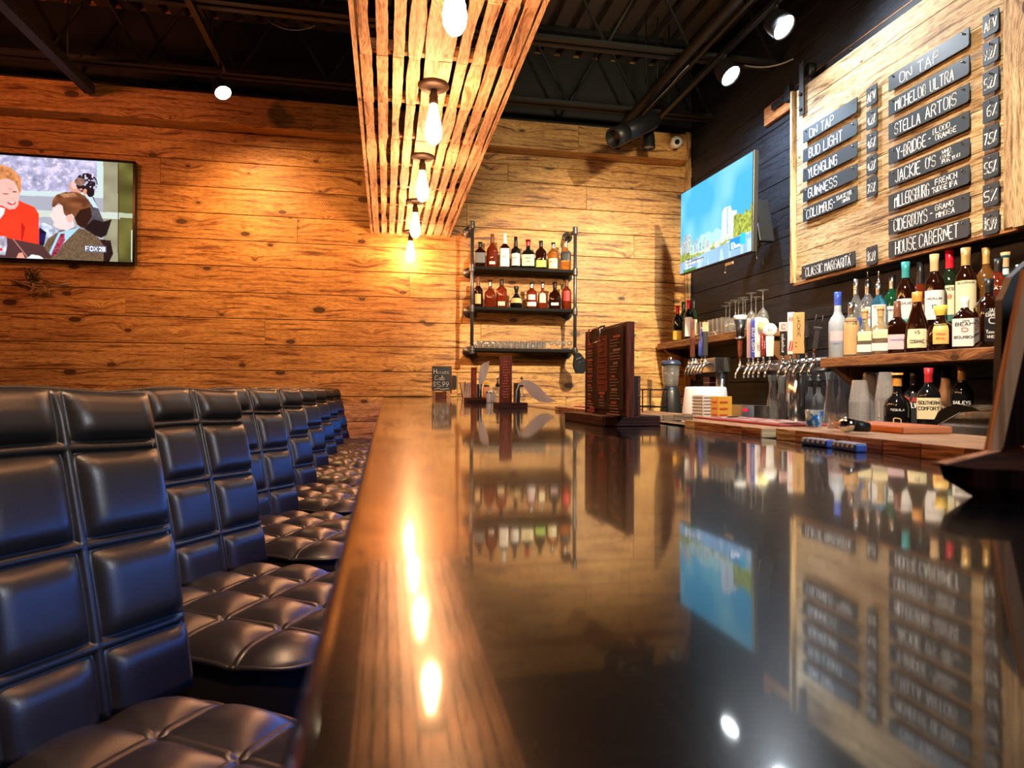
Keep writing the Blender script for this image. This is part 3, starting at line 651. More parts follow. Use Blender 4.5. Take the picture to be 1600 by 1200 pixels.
    SS = sorted({round(c + t, 4) for c in range(n) for t in cell2} | {.03, .06, n - .03, n - .06, float(n)}); NS = len(SS) - 1
    def prof2(t):
        d = min(t, 1 - t)
        if d < .036: return .22 * max(0, 1 - (d / .036) ** 2) ** .5
        return 1 - (1 - min((d - .036) / .40, 1)) ** 2.2
    def rim(x, y):
        a_, b_ = abs(x) / HX, abs(y) / HY; p = 4.6
        return (a_ ** p + b_ ** p) ** (1 / p)
    for cv in SS:
        for cu in SS:
            x = -HX + 2 * HX * cu / n; y = -HY + 2 * HY * cv / n; tu, tv = cu % 1.0, cv % 1.0
            if cu < .5 or cu > n - .5: tu = max(.3, min(tu, .7))
            if cv < .5 or cv > n - .5: tv = max(.3, min(tv, .7))
            hu, hv = prof2(tu), prof2(tv); du, dv = min(tu, 1 - tu), min(tv, 1 - tv)
            h = hu * hv if (du > .036 and dv > .036) else min(max(hu, hv), .22)
            rr = rim(x, y); sc2 = 1 / max(rr, 1) if rr > 1 else 1; fall = max(0, (rr - .80) / .20) if rr < 1 else 1
            node = math.exp(-(du * du + dv * dv) * 160) * .007
            z = SH - .012 + .015 * h * (1 - fall * .7) - .020 * fall ** 2.4 + .006 * (1 - rr)
            vs.append((x * sc2, y * sc2, z - node))
    for j in range(NS):
        for i in range(NS):
            p = j * (NS + 1) + i; fs.append((p, p + 1, p + NS + 2, p + NS + 1))
    a = MB(); a.add(vs, fs, smooth=True)
    border = [j for j in range(NS + 1)] + [(j + 1) * (NS + 1) - 1 for j in range(1, NS + 1)] + [NS * (NS + 1) + i for i in range(NS - 1, -1, -1)] + [j * (NS + 1) for j in range(NS - 1, 0, -1)]
    bp = [Vector(vs[k]) for k in border]
    a.build('seat', LEATH, t)
    a = MB(); lo = [Vector((p.x * .97, p.y * .97, SH - .125)) for p in bp]; nb = len(bp)
    mid = [Vector((p.x * 1.0, p.y * 1.0, SH - .090)) for p in bp]
    a.add([p + Vector((0, 0, 0)) for p in bp] + mid + lo, [(k, (k + 1) % nb, nb + (k + 1) % nb, nb + k) for k in range(nb)] + [(nb + k, nb + (k + 1) % nb, 2 * nb + (k + 1) % nb, 2 * nb + k) for k in range(nb)] + [tuple(range(2 * nb, 3 * nb))], smooth=True)
    a.build('seat_side', LEATH, t)
    a = MB(); a.tube([p + Vector((p.x * .012, p.y * .012, .001)) for p in bp] + [bp[0]], .0042, 6); a.build('seat_piping', LEATH, t)
    a = MB(); a.lathe([(.035, .12), (.035, .45), (.024, .46), (.024, SH - .125)], n=20); a.build('gas_column', CHROME, t)
    a = MB(); a.lathe([(.225, 0), (.225, .012), (.16, .03), (.05, .06), (.036, .12)], n=36); a.build('base', CHROME, t)
    a = MB(); a.tube([(.03, 0, .30)] + [(.08 + .13 * math.sin(g), .16 * math.cos(g), .30) for g in [PI * k / 12 for k in range(13)]] + [(.03, 0, .30)], .011, 8); a.build('footrest', CHROME, t)
    return t
corner = [(-.250, .905), (-.262, 1.50), (-.268, 2.08), (-.272, 2.65), (-.276, 3.22), (-.278, 3.79), (-.278, 4.36), (-.272, 4.92)]
ordw = ['nearest the viewer, cut by the left edge', 'second from the viewer', 'third from the viewer', 'fourth from the viewer', 'fifth from the viewer', 'sixth from the viewer, third from the pine wall', 'next to last, second from the pine wall', 'last in the row, standing against the pine wall']
rots = [-33, -31, -30, -29, -29, -28, -29, -27]
proto = None
for i, ((cx, cy), lb, rz) in enumerate(zip(corner, ordw, rots)):
    lab = 'black quilted leather bar stool, ' + lb
    if proto is None: proto = stool(lab); o = proto
    else: o = copy_tree(proto); o['label'] = lab
    o.rotation_euler = (0, 0, R(rz))
    # local corner of the back (far side, at seat height) must land on cx, cy
    lc = Matrix.Rotation(R(rz), 3, 'Z') @ Vector((-.205, .225, 0))
    o.location = (cx - lc.x, cy - lc.y, 0)
# ================================================================ BOTTLES, GLASSES: builders
ORD = 'first second third fourth fifth sixth seventh eighth ninth tenth eleventh twelfth last'.split()
GL = {'clear': thin_glass('clear_bottle_glass', (.86, .90, .92), milk=.10), 'amber': plain('whiskey_amber', (.50, .13, .025), rough=.03, trans=.85), 'dark': plain('dark_whiskey', (.022, .005, .002), rough=.04, trans=.35),
      'red': plain('red_brown_spirit', (.26, .035, .012), rough=.03, trans=.6), 'black': plain('black_glass', (.006, .006, .007), rough=.05, coat=.3, var=.02), 'green': plain('green_glass', (.01, .10, .035), rough=.04, trans=.5),
      'dgreen': plain('dark_green_glass', (.012, .022, .010), rough=.04, trans=.2), 'frost': plain('frosted_glass', (.62, .72, .82), rough=.45, trans=.35), 'gold': thin_glass('pale_gold_spirit', (.80, .66, .30), milk=.10),
      'blue': plain('blue_glass', (.10, .42, .70), rough=.03, trans=.8), 'cream': plain('cream_bottle', (.85, .66, .52), rough=.3, var=.05), 'orange': plain('orange_spirit', (.75, .30, .06), rough=.03, trans=.85)}
def pc(n, c, r=.5, **k): return plain(n, c, rough=r, var=.05, **k)
LB = {'white': pc('white_label', (.80, .79, .78)), 'cream': pc('cream_label', (.80, .72, .46)), 'tan': pc('tan_label', (.62, .40, .18)), 'black': pc('black_label', (.02, .02, .022)), 'green': pc('lime_label', (.30, .50, .10)), 'teal': pc('teal_label', (.05, .42, .42)),
      'gold': pc('gold_label', (.78, .52, .16), .35), 'red': pc('red_label', (.55, .04, .04)), 'blue': pc('blue_label', (.05, .12, .50)), 'grey': pc('grey_label', (.12, .14, .17)), 'dgreen': pc('deep_green_label', (.04, .16, .13)), 'yellow': pc('yellow_label', (.80, .42, .06)), 'navy': pc('navy_label', (.02, .03, .18)), 'pink': pc('pink_label', (.75, .55, .60))}
CAPM = {'black': BLK, 'white': WHITE, 'red': pc('red_cap', (.45, .02, .03), .35), 'gold': pc('gold_cap', (.65, .42, .15), .35, metal=.5), 'silver': STEEL, 'cork': pc('cork_stopper', (.60, .40, .20), .7), 'blue': pc('blue_cap', (.04, .10, .55), .3), 'teal': pc('teal_cap', (.03, .30, .32), .35), 'brown': pc('brown_cap', (.16, .06, .03), .4), 'yellow': pc('yellow_cap', (.85, .60, .10), .4), 'orange': pc('orange_capsule', (.65, .30, .06), .4), 'wax': pc('red_wax', (.55, .01, .03), .25)}
INKM = {'k': INK, 'r': REDINK, 'w': CHALK, 'g': pc('gold_ink', (.75, .50, .18), .4), 'b': pc('blue_ink', (.08, .15, .5), .5)}
SHP = {'std': ([(0, .9), (.015, 1), (.60, 1), (.66, .93), (.72, .62), (.76, .40), (.80, .34), (.965, .32), (.97, .38), (1, .38)], .80),
       'wine': ([(0, .92), (.012, 1), (.60, 1), (.66, .88), (.72, .55), (.77, .38), (.97, .36), (.975, .42), (1, .42)], .78),
       'tallneck': ([(0, .92), (.015, 1), (.50, 1), (.58, .86), (.66, .48), (.72, .34), (1, .30)], .74),
       'squat': ([(0, .85), (.02, 1), (.48, 1), (.58, .85), (.64, .50), (.70, .34), (.92, .32), (.93, .42), (1, .42)], .80),
       'round': ([(0, .5), (.03, .85), (.15, 1), (.32, 1), (.46, .80), (.58, .42), (.66, .28), (.86, .26), (.87, .36), (1, .36)], .80),
       'crown': ([(0, .80), (.03, .96), (.22, 1), (.46, .98), (.56, .82), (.63, .50), (.69, .34), (.86, .32), (.87, .42), (1, .42)], .78),
       'longneck': ([(0, .95), (.012, 1), (.52, 1), (.60, .94), (.66, .60), (.71, .38), (.90, .33), (1, .33)], .70),
       'goose': ([(0, .93), (.012, 1), (.46, 1), (.55, .97), (.62, .72), (.67, .46), (.72, .38), (1, .36)], .80),
       'carafe': ([(0, .85), (.02, .95), (.10, 1), (.38, .84), (.62, .52), (.78, .46), (.90, .58), (1, .72)], 1.1),
       'cone': ([(0, .8), (.02, .98), (.2, 1), (.45, .86), (.62, .58), (.74, .40), (.82, .36), (1, .36)], .84)}
def face_rz(loc): d = Vector((0, 0, 0)) - Vector((loc[0], loc[1], 0)); return math.atan2(d.y, d.x)
def bottle(name, label, loc, h, r, shape='std', g='dark', cap='black', labels=(), sq=0.0, turn=0.0, group=None, spout=False, texts=(), neck=None, depth=1.0):
    """labels: (z0, z1, half angle, colour); texts: (word, z, height, width, ink). x points at the viewer's side."""
    t = thing(name, label, 'bottle', loc, face_rz(loc) + R(turn), group)
    prof, capz = SHP[shape]; P = [(max(rr * r, 1e-5), z * h) for z, rr in prof]
    q = [sq * (1 if z < .55 else max(0, 1 - (z - .55) / .12)) for z, rr in prof]
    T = Matrix.Diagonal((depth, 1, 1, 1))
    a = MB(); a.lathe(P, n=28, sq=q, M=T); a.build('glass_body', GL[g], t)
    def rad(z, ang):
        zz_ = z / h
        for (z0, r0), (z1, r1) in zip(prof[:-1], prof[1:]):
            if z0 <= zz_ <= z1: k = (zz_ - z0) / max(z1 - z0, 1e-6); rr = (r0 + (r1 - r0) * k) * r; break
        else: rr = prof[-1][1] * r
        if sq > 0 and zz_ < .6:
            p = 2 + 10 * sq; cx, sx = abs(math.cos(ang)), abs(math.sin(ang)); rr = rr / ((cx ** p + sx ** p) ** (1 / p))
        return rr
    def pt(ang, z, lift): rr = rad(z, ang) + lift; return Vector((rr * math.cos(ang) * depth, rr * math.sin(ang), z))
    if capz < 1:
        zc = capz * h; n0 = [rr for z, rr in prof if z >= capz][0] * r
        a = MB(); a.lathe([(rad(zc, 0) + .0012, zc), (rad(h * (capz + 1) / 2, 0) + .0014, h * (capz + 1) / 2), (rad(h * .995, 0) + .0016, h * 1.004), (1e-5, h * 1.006)], n=20, cap=False)
        a.build('bottle_cap', CAPM[cap], t)
    if neck:
        z0, z1, c = neck; a = MB(); a.lathe([(rad(z0 * h + (z1 - z0) * h * k / 4, 0) + .001, z0 * h + (z1 - z0) * h * k / 4) for k in range(5)], n=20, cap=False); a.build('neck_label', LB[c], t)
    if spout:
        a = MB(); a.lathe([(.010, h * 1.0), (.011, h * 1.0 + .012), (.005, h + .018), (.003, h + .03)], n=12, M=None); a.tube([(0, 0, h + .02), (.004, 0, h + .04), (.014, 0, h + .062)], .003, 8); a.build('pour_spout', CHROME, t)
    for k, (z0, z1, ha, c) in enumerate(labels):
        n = 14; m_ = 7; vs = []
        for i in range(n + 1):
            an = R(-ha + 2 * ha * i / n)
            for j in range(m_ + 1): vs.append(pt(an, (z0 + (z1 - z0) * j / m_) * h, .0011 + .0003 * k))
        a = MB(); a.add(vs, [(i * (m_ + 1) + j, (i + 1) * (m_ + 1) + j, (i + 1) * (m_ + 1) + j + 1, i * (m_ + 1) + j + 1) for i in range(n) for j in range(m_)], smooth=True); a.build('label', LB[c], t)
    for (wd, zc, hh, ww, ink) in texts:
        ls, W = strokes(wd, hh * h, ww)
        f = lambda x, y, l: pt((x - W / 2) / r, zc * h + y, .0022)
        a = MB(); a.ribbon([[p for p in l] for l in ls], hh * h * .17, f); a.build('label_print', INKM[ink], t)
    return t
def shot_glass(name, label, loc, h=.055, r=.022, group=None, mat=None, taper=.8, inv=False, cat='glass'):
    P = [(r * taper, 0), (r, h), (r * .90, h), (r * taper * .85, h * .12), (1e-5, h * .12)]
    if inv: P = [(a_, h - z) for a_, z in P]
    a = MB(); a.lathe(P, n=16, cap=False); a.lathe([(1e-5, h if inv else 0), (r * taper, h if inv else 0)], n=16, cap=False)
    o = a.build(name, mat or CLEAR); o.location = loc; return tag(o, label, cat, group)
# ================================================================ PIPE SHELF on the pine wall
YS = 4.86; SX0, SX1 = .644, 1.463
ZS1, ZS2, ZS3 = onY(738, 414.5, YS).z, onY(738, 478, YS).z, onY(738, 543, YS).z; ZTOP = onY(738, 352, YS).z
ps = thing('pipe_shelf', 'wall shelf of black iron pipe with three dark planks, holding whiskey bottles and glasses', 'wall shelf', ((SX0 + SX1) / 2, YW - .1, ZS2))
def rl(x, y, z): return (x - (SX0 + SX1) / 2, y - (YW - .1), z - ZS2)
for x in (SX0, SX1):
    a = MB(); a.tube([rl(x, YS, ZS3 - .03), rl(x, YS, ZTOP)], .0135, 14); a.build('upright_pipe', IRON, ps)
    for z in (ZTOP, ZS1 - .02, ZS2 - .02, ZS3 - .02):
        a = MB(); a.tube([rl(x, YS - .0, z), rl(x, YW - .012, z)], .0135, 12); a.build('wall_pipe', IRON, ps)
        a = MB(); a.tube([rl(x, YW - .016, z), rl(x, YW - .004, z)], .042, 20); a.tube([rl(x, YW - .05, z), rl(x, YW - .012, z)], .021, 14); a.build('flange', IRON, ps)
        a = MB(); a.tube([rl(x, YS, z - .03), rl(x, YS, z - .022), rl(x, YS, z + .022), rl(x, YS, z + .03)], .0195, 14); a.ball(rl(x, YS, z), .021); a.build('fitting', IRON, ps)
for z in (ZS1, ZS2, ZS3):
    a = MB(); a.box(rl((SX0 + SX1) / 2, (YS + .01 + YW - .02) / 2, z - .013), (SX1 - SX0 - .03, YW - YS - .03, .024), bevel=.003, grain=0); a.build('shelf_board', pc('black_stained_board', (.010, .009, .009), .75, spec=.15), ps)
YB = 4.93
def sx(u): return onY(u, 450, YB).x
top_row = [(750, 'std', .195, .040, 'dark', 'black', [(.15, .55, 60, 'grey')], [], .75, 'square brown whiskey bottle with grey label, leftmost on the top pipe shelf'),
 (769, 'tallneck', .262, .044, 'red', 'brown', [(.08, .16, 30, 'white')], [], .0, 'tall red bottle with a long neck on the top pipe shelf'),
 (788.6, 'longneck', .272, .040, 'dark', 'white', [(.03, .55, 45, 'white')], [('MC', .28, .06, .03, 'r')], .3, 'brown bottle with a tall white label and white neck on the top pipe shelf'),
 (805.6, 'longneck', .250, .037, 'black', 'black', [(.08, .46, 60, 'white')], [('WHISKEY', .30, .035, .045, 'k')], .0, 'black bottle with a square white label and dark neck on the top pipe shelf'),
 (825, 'squat', .232, .049, 'black', 'wax', [(.08, .46, 50, 'cream')], [("MAKERS", .32, .05, .04, 'k'), ('MARK', .2, .05, .03, 'k')], .6, 'squat bottle with a red wax top and cream label on the top pipe shelf'),
 (845, 'std', .228, .042, 'dark', 'black', [(.06, .30, 60, 'green')], [], .5, 'dark bottle with a lime green label on the top pipe shelf'),
 (864, 'std', .218, .044, 'orange', 'silver', [(.04, .40, 50, 'cream')], [('BULLEIT', .25, .05, .05, 'k')], .0, 'light orange whiskey bottle with a round cream label on the top pipe shelf'),
 (884, 'tallneck', .255, .041, 'orange', 'silver', [(.30, .58, 60, 'black')], [], .3, 'orange bottle with a black label, last on the right of the top pipe shelf')]
for u, shp, h, r, g, cp, lb, tx, q, lab in top_row:
    bottle('whiskey_bottle', lab, (sx(u), YB, ZS1), h, r, shp, g, cp, lb, sq=q, group='bottles on the top pipe shelf', texts=tx)
mid_row = [(747, 'longneck', .235, .038, 'dark', 'brown', [(.10, .42, 34, 'tan')], .0, 'slim dark bottle with oval tan label, leftmost on the second pipe shelf'),
 (765.8, 'squat', .212, .043, 'red', 'silver', [], .4, 'dark whiskey bottle without a bright label, second on the left of the second pipe shelf'),
 (783.7, 'std', .222, .043, 'red', 'black', [(.06, .20, 32, 'cream')], .2, 'dark bottle with a small cream label near its foot on the second pipe shelf'),
 (806.8, 'round', .172, .050, 'black', 'black', [(.22, .44, 60, 'tan')], .0, 'round bellied dark bottle with a tan band on the second pipe shelf'),
 (830.8, 'std', .205, .042, 'red', 'silver', [(.08, .24, 55, 'white'), (.32, .52, 40, 'pink')], .0, 'dark bottle with two pale labels on the second pipe shelf'),
 (847.9, 'squat', .210, .037, 'red', 'silver', [(.22, .62, 32, 'cream')], .8, 'square dark bottle with a tall cream label on the second pipe shelf'),
 (867, 'squat', .218, .046, 'dark', 'black', [(.12, .22, 32, 'pink')], .9, 'wide square dark bottle with a glass stopper on the second pipe shelf'),
 (885.5, 'std', .235, .038, 'red', 'brown', [(.28, .62, 45, 'red')], .0, 'red brown bottle, last on the right of the second pipe shelf')]
for u, shp, h, r, g, cp, lb, q, lab in mid_row:
    bottle('whiskey_bottle', lab, (sx(u), YB, ZS2), h, r, shp, g, cp, lb, sq=q, group='bottles on the second pipe shelf')
k = 0; gx = SX0 + .05
for row_, yy in enumerate((4.90, 4.95, 5.0)):
    for i in range(13):
        x = SX0 + .045 + i * .0445 + (row_ % 2) * .012
        shot_glass('shot_glass', 'shot glass, %s from the left in the %s row of the lowest pipe shelf' % (ORD[i], ('front', 'middle', 'rear')[row_]), (x, yy, ZS3), .058, .0195, 'shot glasses in rows on the lowest pipe shelf')
for i in range(4):
    x = sx(861 + i * 9.5); t = thing('stemmed_glass', 'round footed glass, %s of four at the right end of the lowest pipe shelf' % ('leftmost', 'second', 'third', 'rightmost')[i], 'glass', (x, 4.915, ZS3), 0, 'round footed glasses on the lowest pipe shelf')
    a = MB(); a.lathe([(.018, 0), (.018, .003), (.004, .008), (.004, .025), (.016, .034), (.024, .05), (.021, .068), (.0195, .068), (.022, .05), (.014, .037), (1e-5, .033)], n=18, cap=False); a.build('glass_bowl', CLEAR, t)
# dark pouch hanging from the shelf's lower right fitting
p = onY(904, 566, YS - .035)
t = thing('hanging_pouch', 'small black zip pouch hanging from the lower right end of the pipe shelf', 'pouch', p)
a = MB(); pl = [(-.035, .07), (.005, .075), (.055, .02), (.06, -.065), (.03, -.09), (-.022, -.085), (-.045, -.03)]
Mf = Matrix.Rotation(PI / 2, 4, 'X'); a.prism(pl, -.014, .014, M=Mf); a.build('pouch_body', pc('black_nylon', (.010, .010, .011), .8, bump=.4, spec=.2), t)
a = MB(); a.tube([(-.03, -.018, .02), (.03, -.018, .04)], .003, 6); a.build('zip', STEEL, t)
a = MB(); a.tube([(-.02, -.017, -.06), (.0, -.017, .0), (.045, -.017, .01)], .0022, 6); a.build('cord', IRON, t)
a = MB(); a.tube([(-.03, 0, .07), (-.04, -.01, .085), (-.02, -.016, .10), (0, 0, .075)], .003, 6); a.build('strap_loop', BLK, t)
# ================================================================ THINGS ON THE BAR
# big menu stand
ZB = BAR
c0, c1, c2 = onZ(936, 666, ZB), onZ(1024, 665, ZB), onZ(879, 658, ZB)
mx, my = (c0.x + c1.x) / 2, (c0.y + c2.y) / 2 + .01
t = thing('menu_stand', 'dark wooden menu stand with a printed menu board clipped upright on its base', 'menu stand', (mx, my, ZB), R(1.5))
a = MB(); a.box((0, 0, .0095), (.112, .232, .019), bevel=.0015); a.build('base', W_DARK, t)
tl, tr, bt = .118 + (CZ - ZB), .116 + (CZ - ZB), .019
xm = .414 - mx; y0, y1 = onX(979, 600, .412).y - my, onX(915, 600, .407).y - my
bd = Matrix.Translation((xm, 0, 0))
a = MB(); a.box((0, (y0 + y1) / 2, (bt + tl) / 2), (.014, y1 - y0, tl - bt), bevel=.0008); o = a.build('menu_board', W_DARK, t); o.location = (xm, 0, 0)
a = MB(); a.box((.0, y0 - .0008, (bt + tl) / 2), (.0145, .002, tl - bt)); o = a.build('board_edge', W_RED, t); o.location = (xm, 0, 0)
Mm = frame((mx + xm, my, ZB), (0, -1, 0), (-1, 0, 0))     # menu face looks at -x; x axis runs towards the viewer
Ml = Matrix.Translation((-mx, -my, -ZB)) @ Mm @ Matrix.Translation((0, 0, .0072))
KW = (y1 - y0) / .267
def onmenu(mb, x, y, w_, h_, lift=.0006, mi=0): mb.box((0, 0, 0), (w_ * KW, h_, .0006), M=Ml @ Matrix.Translation((x, y, lift)), mi=mi)
ry0, ry1 = -y1, -y0   # menu x from far (left) to near (right)
MW = ry1 - ry0
def mxp(f): return ry0 + f * MW
a = MB(); onmenu(a, mxp(.5), .105, MW * .90 / KW, .150); a.build('menu_sheet', pc('menu_black', (.018, .010, .010), .45), t)
a = MB(); onmenu(a, mxp(.475), .117, .066, .107, .0011); a.build('menu_panel', pc('menu_red_panel', (.22, .035, .02), .5), t)
pr = MB(); pw = MB(); rr = random.Random(5)
def line(mb, x, y, w_, h_=.0016): onmenu(mb, x + w_ * KW / 2, y, w_, h_, .0018)
yy = .158
for blk in range(9):
    line(pr, mxp(.10), yy, .030 + rr.uniform(-.006, .006), .0038)
    for q in range(2 if blk % 3 else 1): yy -= .0052; line(pw if blk % 2 else pr, mxp(.10), yy, .040 + rr.uniform(-.012, .002))
    yy -= .0082
yy = .162
for q in range(9): line(pr, mxp(.385), yy, .046 + rr.uniform(-.012, .004), .0012); yy -= .0105
line(pr, mxp(.40), .060, .040, .0045); line(pr, mxp(.44), .0535, .02, .0045)
for q in range(3): line(pw, mxp(.40), .047 - q * .0055, .036)
yy = .163
for blk in range(6):
    line(pr if blk in (0, 3, 5) else pw, mxp(.70 + .04 * (blk < 3)), yy, .03 + rr.uniform(-.01, .012), .0042)
    for q in range(3): yy -= .0055; line(pw, mxp(.665), yy, .058 + rr.uniform(-.02, .004), .0013)
    yy -= .0075
line(pr, mxp(.16), .030, .034, .004); line(pr, mxp(.16), .0245, .034, .004); line(pw, mxp(.60), .0215, .075, .0022)
pr.build('menu_heading_print', pc('menu_red_print', (.62, .13, .07), .6), t); pw.build('menu_text_print', pc('menu_grey_print', (.50, .30, .26), .6), t)
a = MB(); onmenu(a, mxp(.14), .172, .016, .034, .0016); a.build('menu_corner_flash', pc('menu_red_print', (.62, .13, .07), .6), t)
# the clip and its wire handles
T_ = lambda x, y, z: (Ml @ Vector((x, y, z)))
a = MB(); a.tube([T_(mxp(.26), .186, .004), T_(mxp(.56), .187, .004)], .0022, 8)
for f in (.27, .55): a.tube([T_(mxp(f), .188, .002), T_(mxp(f - .02), .180, .010), T_(mxp(f + .0), .168, .012), T_(mxp(f + .02), .158, .010)], .0014, 8)
a.tube([T_(mxp(.29), .158, .010), T_(mxp(.57), .158, .010)], .0014, 8); a.build('clip', CHROME, t)
a = MB(); a.box(((.436 + .462) / 2 - mx, 1.165 - my, (bt + (CZ - ZB) + .0245) / 2), (.020, .10, (CZ - ZB) + .0245 - bt), bevel=.001); a.build('rear_panel', pc('black_panel', (.008, .007, .007), .5), t)
a = MB(); a.box((.4565 - mx, 1.165 - my, (bt + (CZ - ZB) + .0245) / 2), (.005, .1015, (CZ - ZB) + .0245 - bt)); a.build('panel_edge', W_RED, t)
# smaller clip stands farther down the bar
def clip_stand(name, label, ub0, ub1, vb, ul, ur, vt, back, curl, base_l, curl2):
    b0_, b1_ = onZ(ub0, vb, ZB), onZ(ub1, vb, ZB); dist = b0_.y; k = dist / 1000 * 1.02
    cx, cy = (b0_.x + b1_.x) / 2, dist + .045
    t = thing(name, label, 'menu stand', (cx, cy, ZB))
    w_ = b1_.x - b0_.x; a = MB(); hb = base_l * k; a.box((0, 0, hb / 2), (w_, .09 * dist / 2.4, hb), bevel=.001); a.build('base', W_DARK, t)
    fy = -.045 * dist / 2.4 + .004
    xl, xr = onY(ul, vb, dist + .01).x - cx, onY(ur, vb, dist + .01).x - cx; zt_ = onY(ul, vt, dist + .01).z - ZB
    a = MB(); a.box(((xl + xr) / 2, fy + .02, (hb + zt_) / 2), (xr - xl, .012, zt_ - hb), bevel=.001, grain=2); a.build('front_board', W_RED, t)
    a = MB(); wq = (xr - xl); rr = random.Random(9)
    for i in range(14): a.box(((xl + xr) / 2 + rr.uniform(-.1, .1) * wq, fy + .0135, hb + (zt_ - hb) * (.12 + .82 * i / 14)), (wq * rr.uniform(.3, .6), .0012, .002))
    a.build('board_print', pc('menu_red_print', (.62, .13, .07), .6), t)
    xb0, xb1, vb_ = back; xb0, xb1 = onY(xb0, vb, dist + .03).x - cx, onY(xb1, vb, dist + .03).x - cx; zb_ = onY(ul, vb_, dist + .03).z - ZB
    a = MB(); a.box(((xb0 + xb1) / 2, fy + .045, (hb + zb_) / 2), (xb1 - xb0, .04, zb_ - hb), bevel=.001); a.build('rear_board', BLK, t)
    # curled sheet
    pts = [onY(u_, v_, dist + .03) - Vector((cx, cy, ZB)) for u_, v_ in curl]; vs = []; n = len(pts); wd = .06 * dist / 2.4
    pt2 = [onY(u_, v_, dist + .03 + wd) - Vector((cx, cy, ZB)) for u_, v_ in curl2]
    for p, p2 in zip(pts, pt2): vs += [(p.x, p.y - .045, p.z), (p2.x, p2.y - .045, p2.z)]
    a = MB(); fs = [(2 * i, 2 * i + 1, 2 * i + 3, 2 * i + 2) for i in range(n - 1)]; a.add(vs, fs, smooth=True)
    a.add([(x, y, z - .0006) for x, y, z in vs], [f[::-1] for f in fs], smooth=True); o = a.build('curled_sheet', SHEET, t)
    # printed line near the sheet's end
    a = MB(); q0, q1 = pts[-2].lerp(pts[-1], .85), pt2[-2].lerp(pt2[-1], .85); dn = Vector((0, -.0455, 0)); a.tube([q0.lerp(q1, .1) + dn, q0.lerp(q1, .9) + dn], .0009, 4); a.build('sheet_border', INK, t)
    return t
clip_stand('menu_clip_stand', 'red brown wooden menu stand on the bar with a white page curling to the right', 777, 826, 638.5, 782, 801, 556, (806, 813, 598), [(801.5, 628), (802, 610), (806, 598), (813, 594), (822, 594.5), (832, 600), (842, 609), (852, 619), (863, 626)], 9, [(803, 628), (804, 612), (808, 602), (812, 601), (816, 606), (822, 614), (829, 621), (838, 627), (851, 628.5)])
clip_stand('menu_clip_stand', 'narrower wooden menu stand nearer the pine wall, with a page standing up like a leaf', 729, 759.5, 630, 736, 744.5, 574, (746, 752, 600), [(746.5, 620), (747, 610), (746, 598), (746, 585), (749, 572), (753, 568)], 8.5, [(748, 620), (749, 612), (752, 600), (757, 590), (761, 577), (762, 565)])
# chalk price board by the wall
sy = 4.62
q0, q1 = onY(675, 572, sy), onY(704, 610.5, sy)
t = thing('price_sign', 'small chalkboard sign reading House Cab, on wooden legs at the wall end of the bar', 'sign', ((q0.x + q1.x) / 2, sy, ZB))
cx = (q0.x + q1.x) / 2; w_ = q1.x - q0.x; zt_, zb_ = q0.z - ZB, q1.z - ZB
a = MB(); a.box((0, 0, (zt_ + zb_) / 2), (w_, .012, zt_ - zb_), bevel=.001); a.build('chalkboard', SLATE, t)
for s in (-1, 1):
    a = MB(); a.box((s * (w_ / 2 - .012), .0, zb_ / 2), (.018, .014, zb_), bevel=.001, grain=2); a.build('leg', W_TAN, t)
a = MB(); a.box((0, .035, zb_ / 2 * .8), (w_ * .6, .03, zb_ * .8), bevel=.001); a.box((w_ / 2 + .004, .02, (zt_ + zb_) / 2 - .01), (.008, .05, zt_ - .03)); a.build('back_stand', W_RED, t)
Hh = zt_ - zb_
Ms = frame((-w_ / 2, -.0062, zb_), (1, 0, 0), (0, -1, 0))
for tx, yy, hh, ww, x0 in (('House', .70, .17, .80, .10), ('Cab', .44, .17, .5, .16), ('$5.99', .17, .18, .84, .06)):
    lettering('chalk_writing', tx, hh * Hh, ww * w_, Ms @ Matrix.Translation((x0 * w_, yy * Hh, 0)), CHALK, t, pen=.0042)
a = MB(); a.ribbon([[(.1 * w_, .07 * Hh), (.4 * w_, .10 * Hh), (.5 * w_, .05 * Hh), (.9 * w_, .09 * Hh)]], .003, flatmap(Ms), .0008); a.build('chalk_line', CHALK, t)
# wall outlet
p = onY(710, 597, YW - .02); t = thing('wall_outlet', 'black wall outlet on the pine wall just right of the little chalkboard sign', 'outlet', (p.x, YW - .022, p.z))
a = MB(); a.box((0, .005, 0), (.036, .008, .108), bevel=.003); a.build('plate', BLK, t)
a = MB(); a.box((-.0, -.001, .0), (.018, .006, .055), bevel=.002); a.build('socket', BLKM, t)
# condiments between the stands
p = onZ(729, 621.5, ZB); t = thing('napkin_bundle', 'pale folded napkins standing on the bar behind the narrower menu stand', 'napkins', (onY(730, 620, 4.2).x, 4.2, ZB))
a = MB()
for i in range(9): a.box((-.028 + i * .006, 0, .0585), (.0045, .07, .10 + .006 * math.sin(i)), M=Matrix.Rotation(R(2 * math.sin(i * 2)), 4, 'Y'))
a.build('napkin_stack', pc('pinkish_paper', (.78, .62, .55), .7), t)
t = thing('wooden_stirrer', 'thin tan wooden stirrer leaning to the left of the napkins', 'stirrer', (onY(722, 618, 4.2).x - .012, 4.15, ZB)); a = MB(); a.tube([(.010, 0, .0036), (-.006, 0, .10), (-.010, 0, .108)], .0035, 8); a.build('stick', W_TAN, t)
t = thing('mustard_bottle', 'small squeeze bottle with a yellow top behind the narrower menu stand', 'bottle', (onY(760, 620, 4.1).x, 4.1, ZB))
a = MB(); a.lathe([(.022, 0), (.024, .01), (.024, .07), (.016, .082), (.012, .088)], n=20); a.build('bottle_body', pc('salmon_sauce', (.62, .30, .18), .4), t)
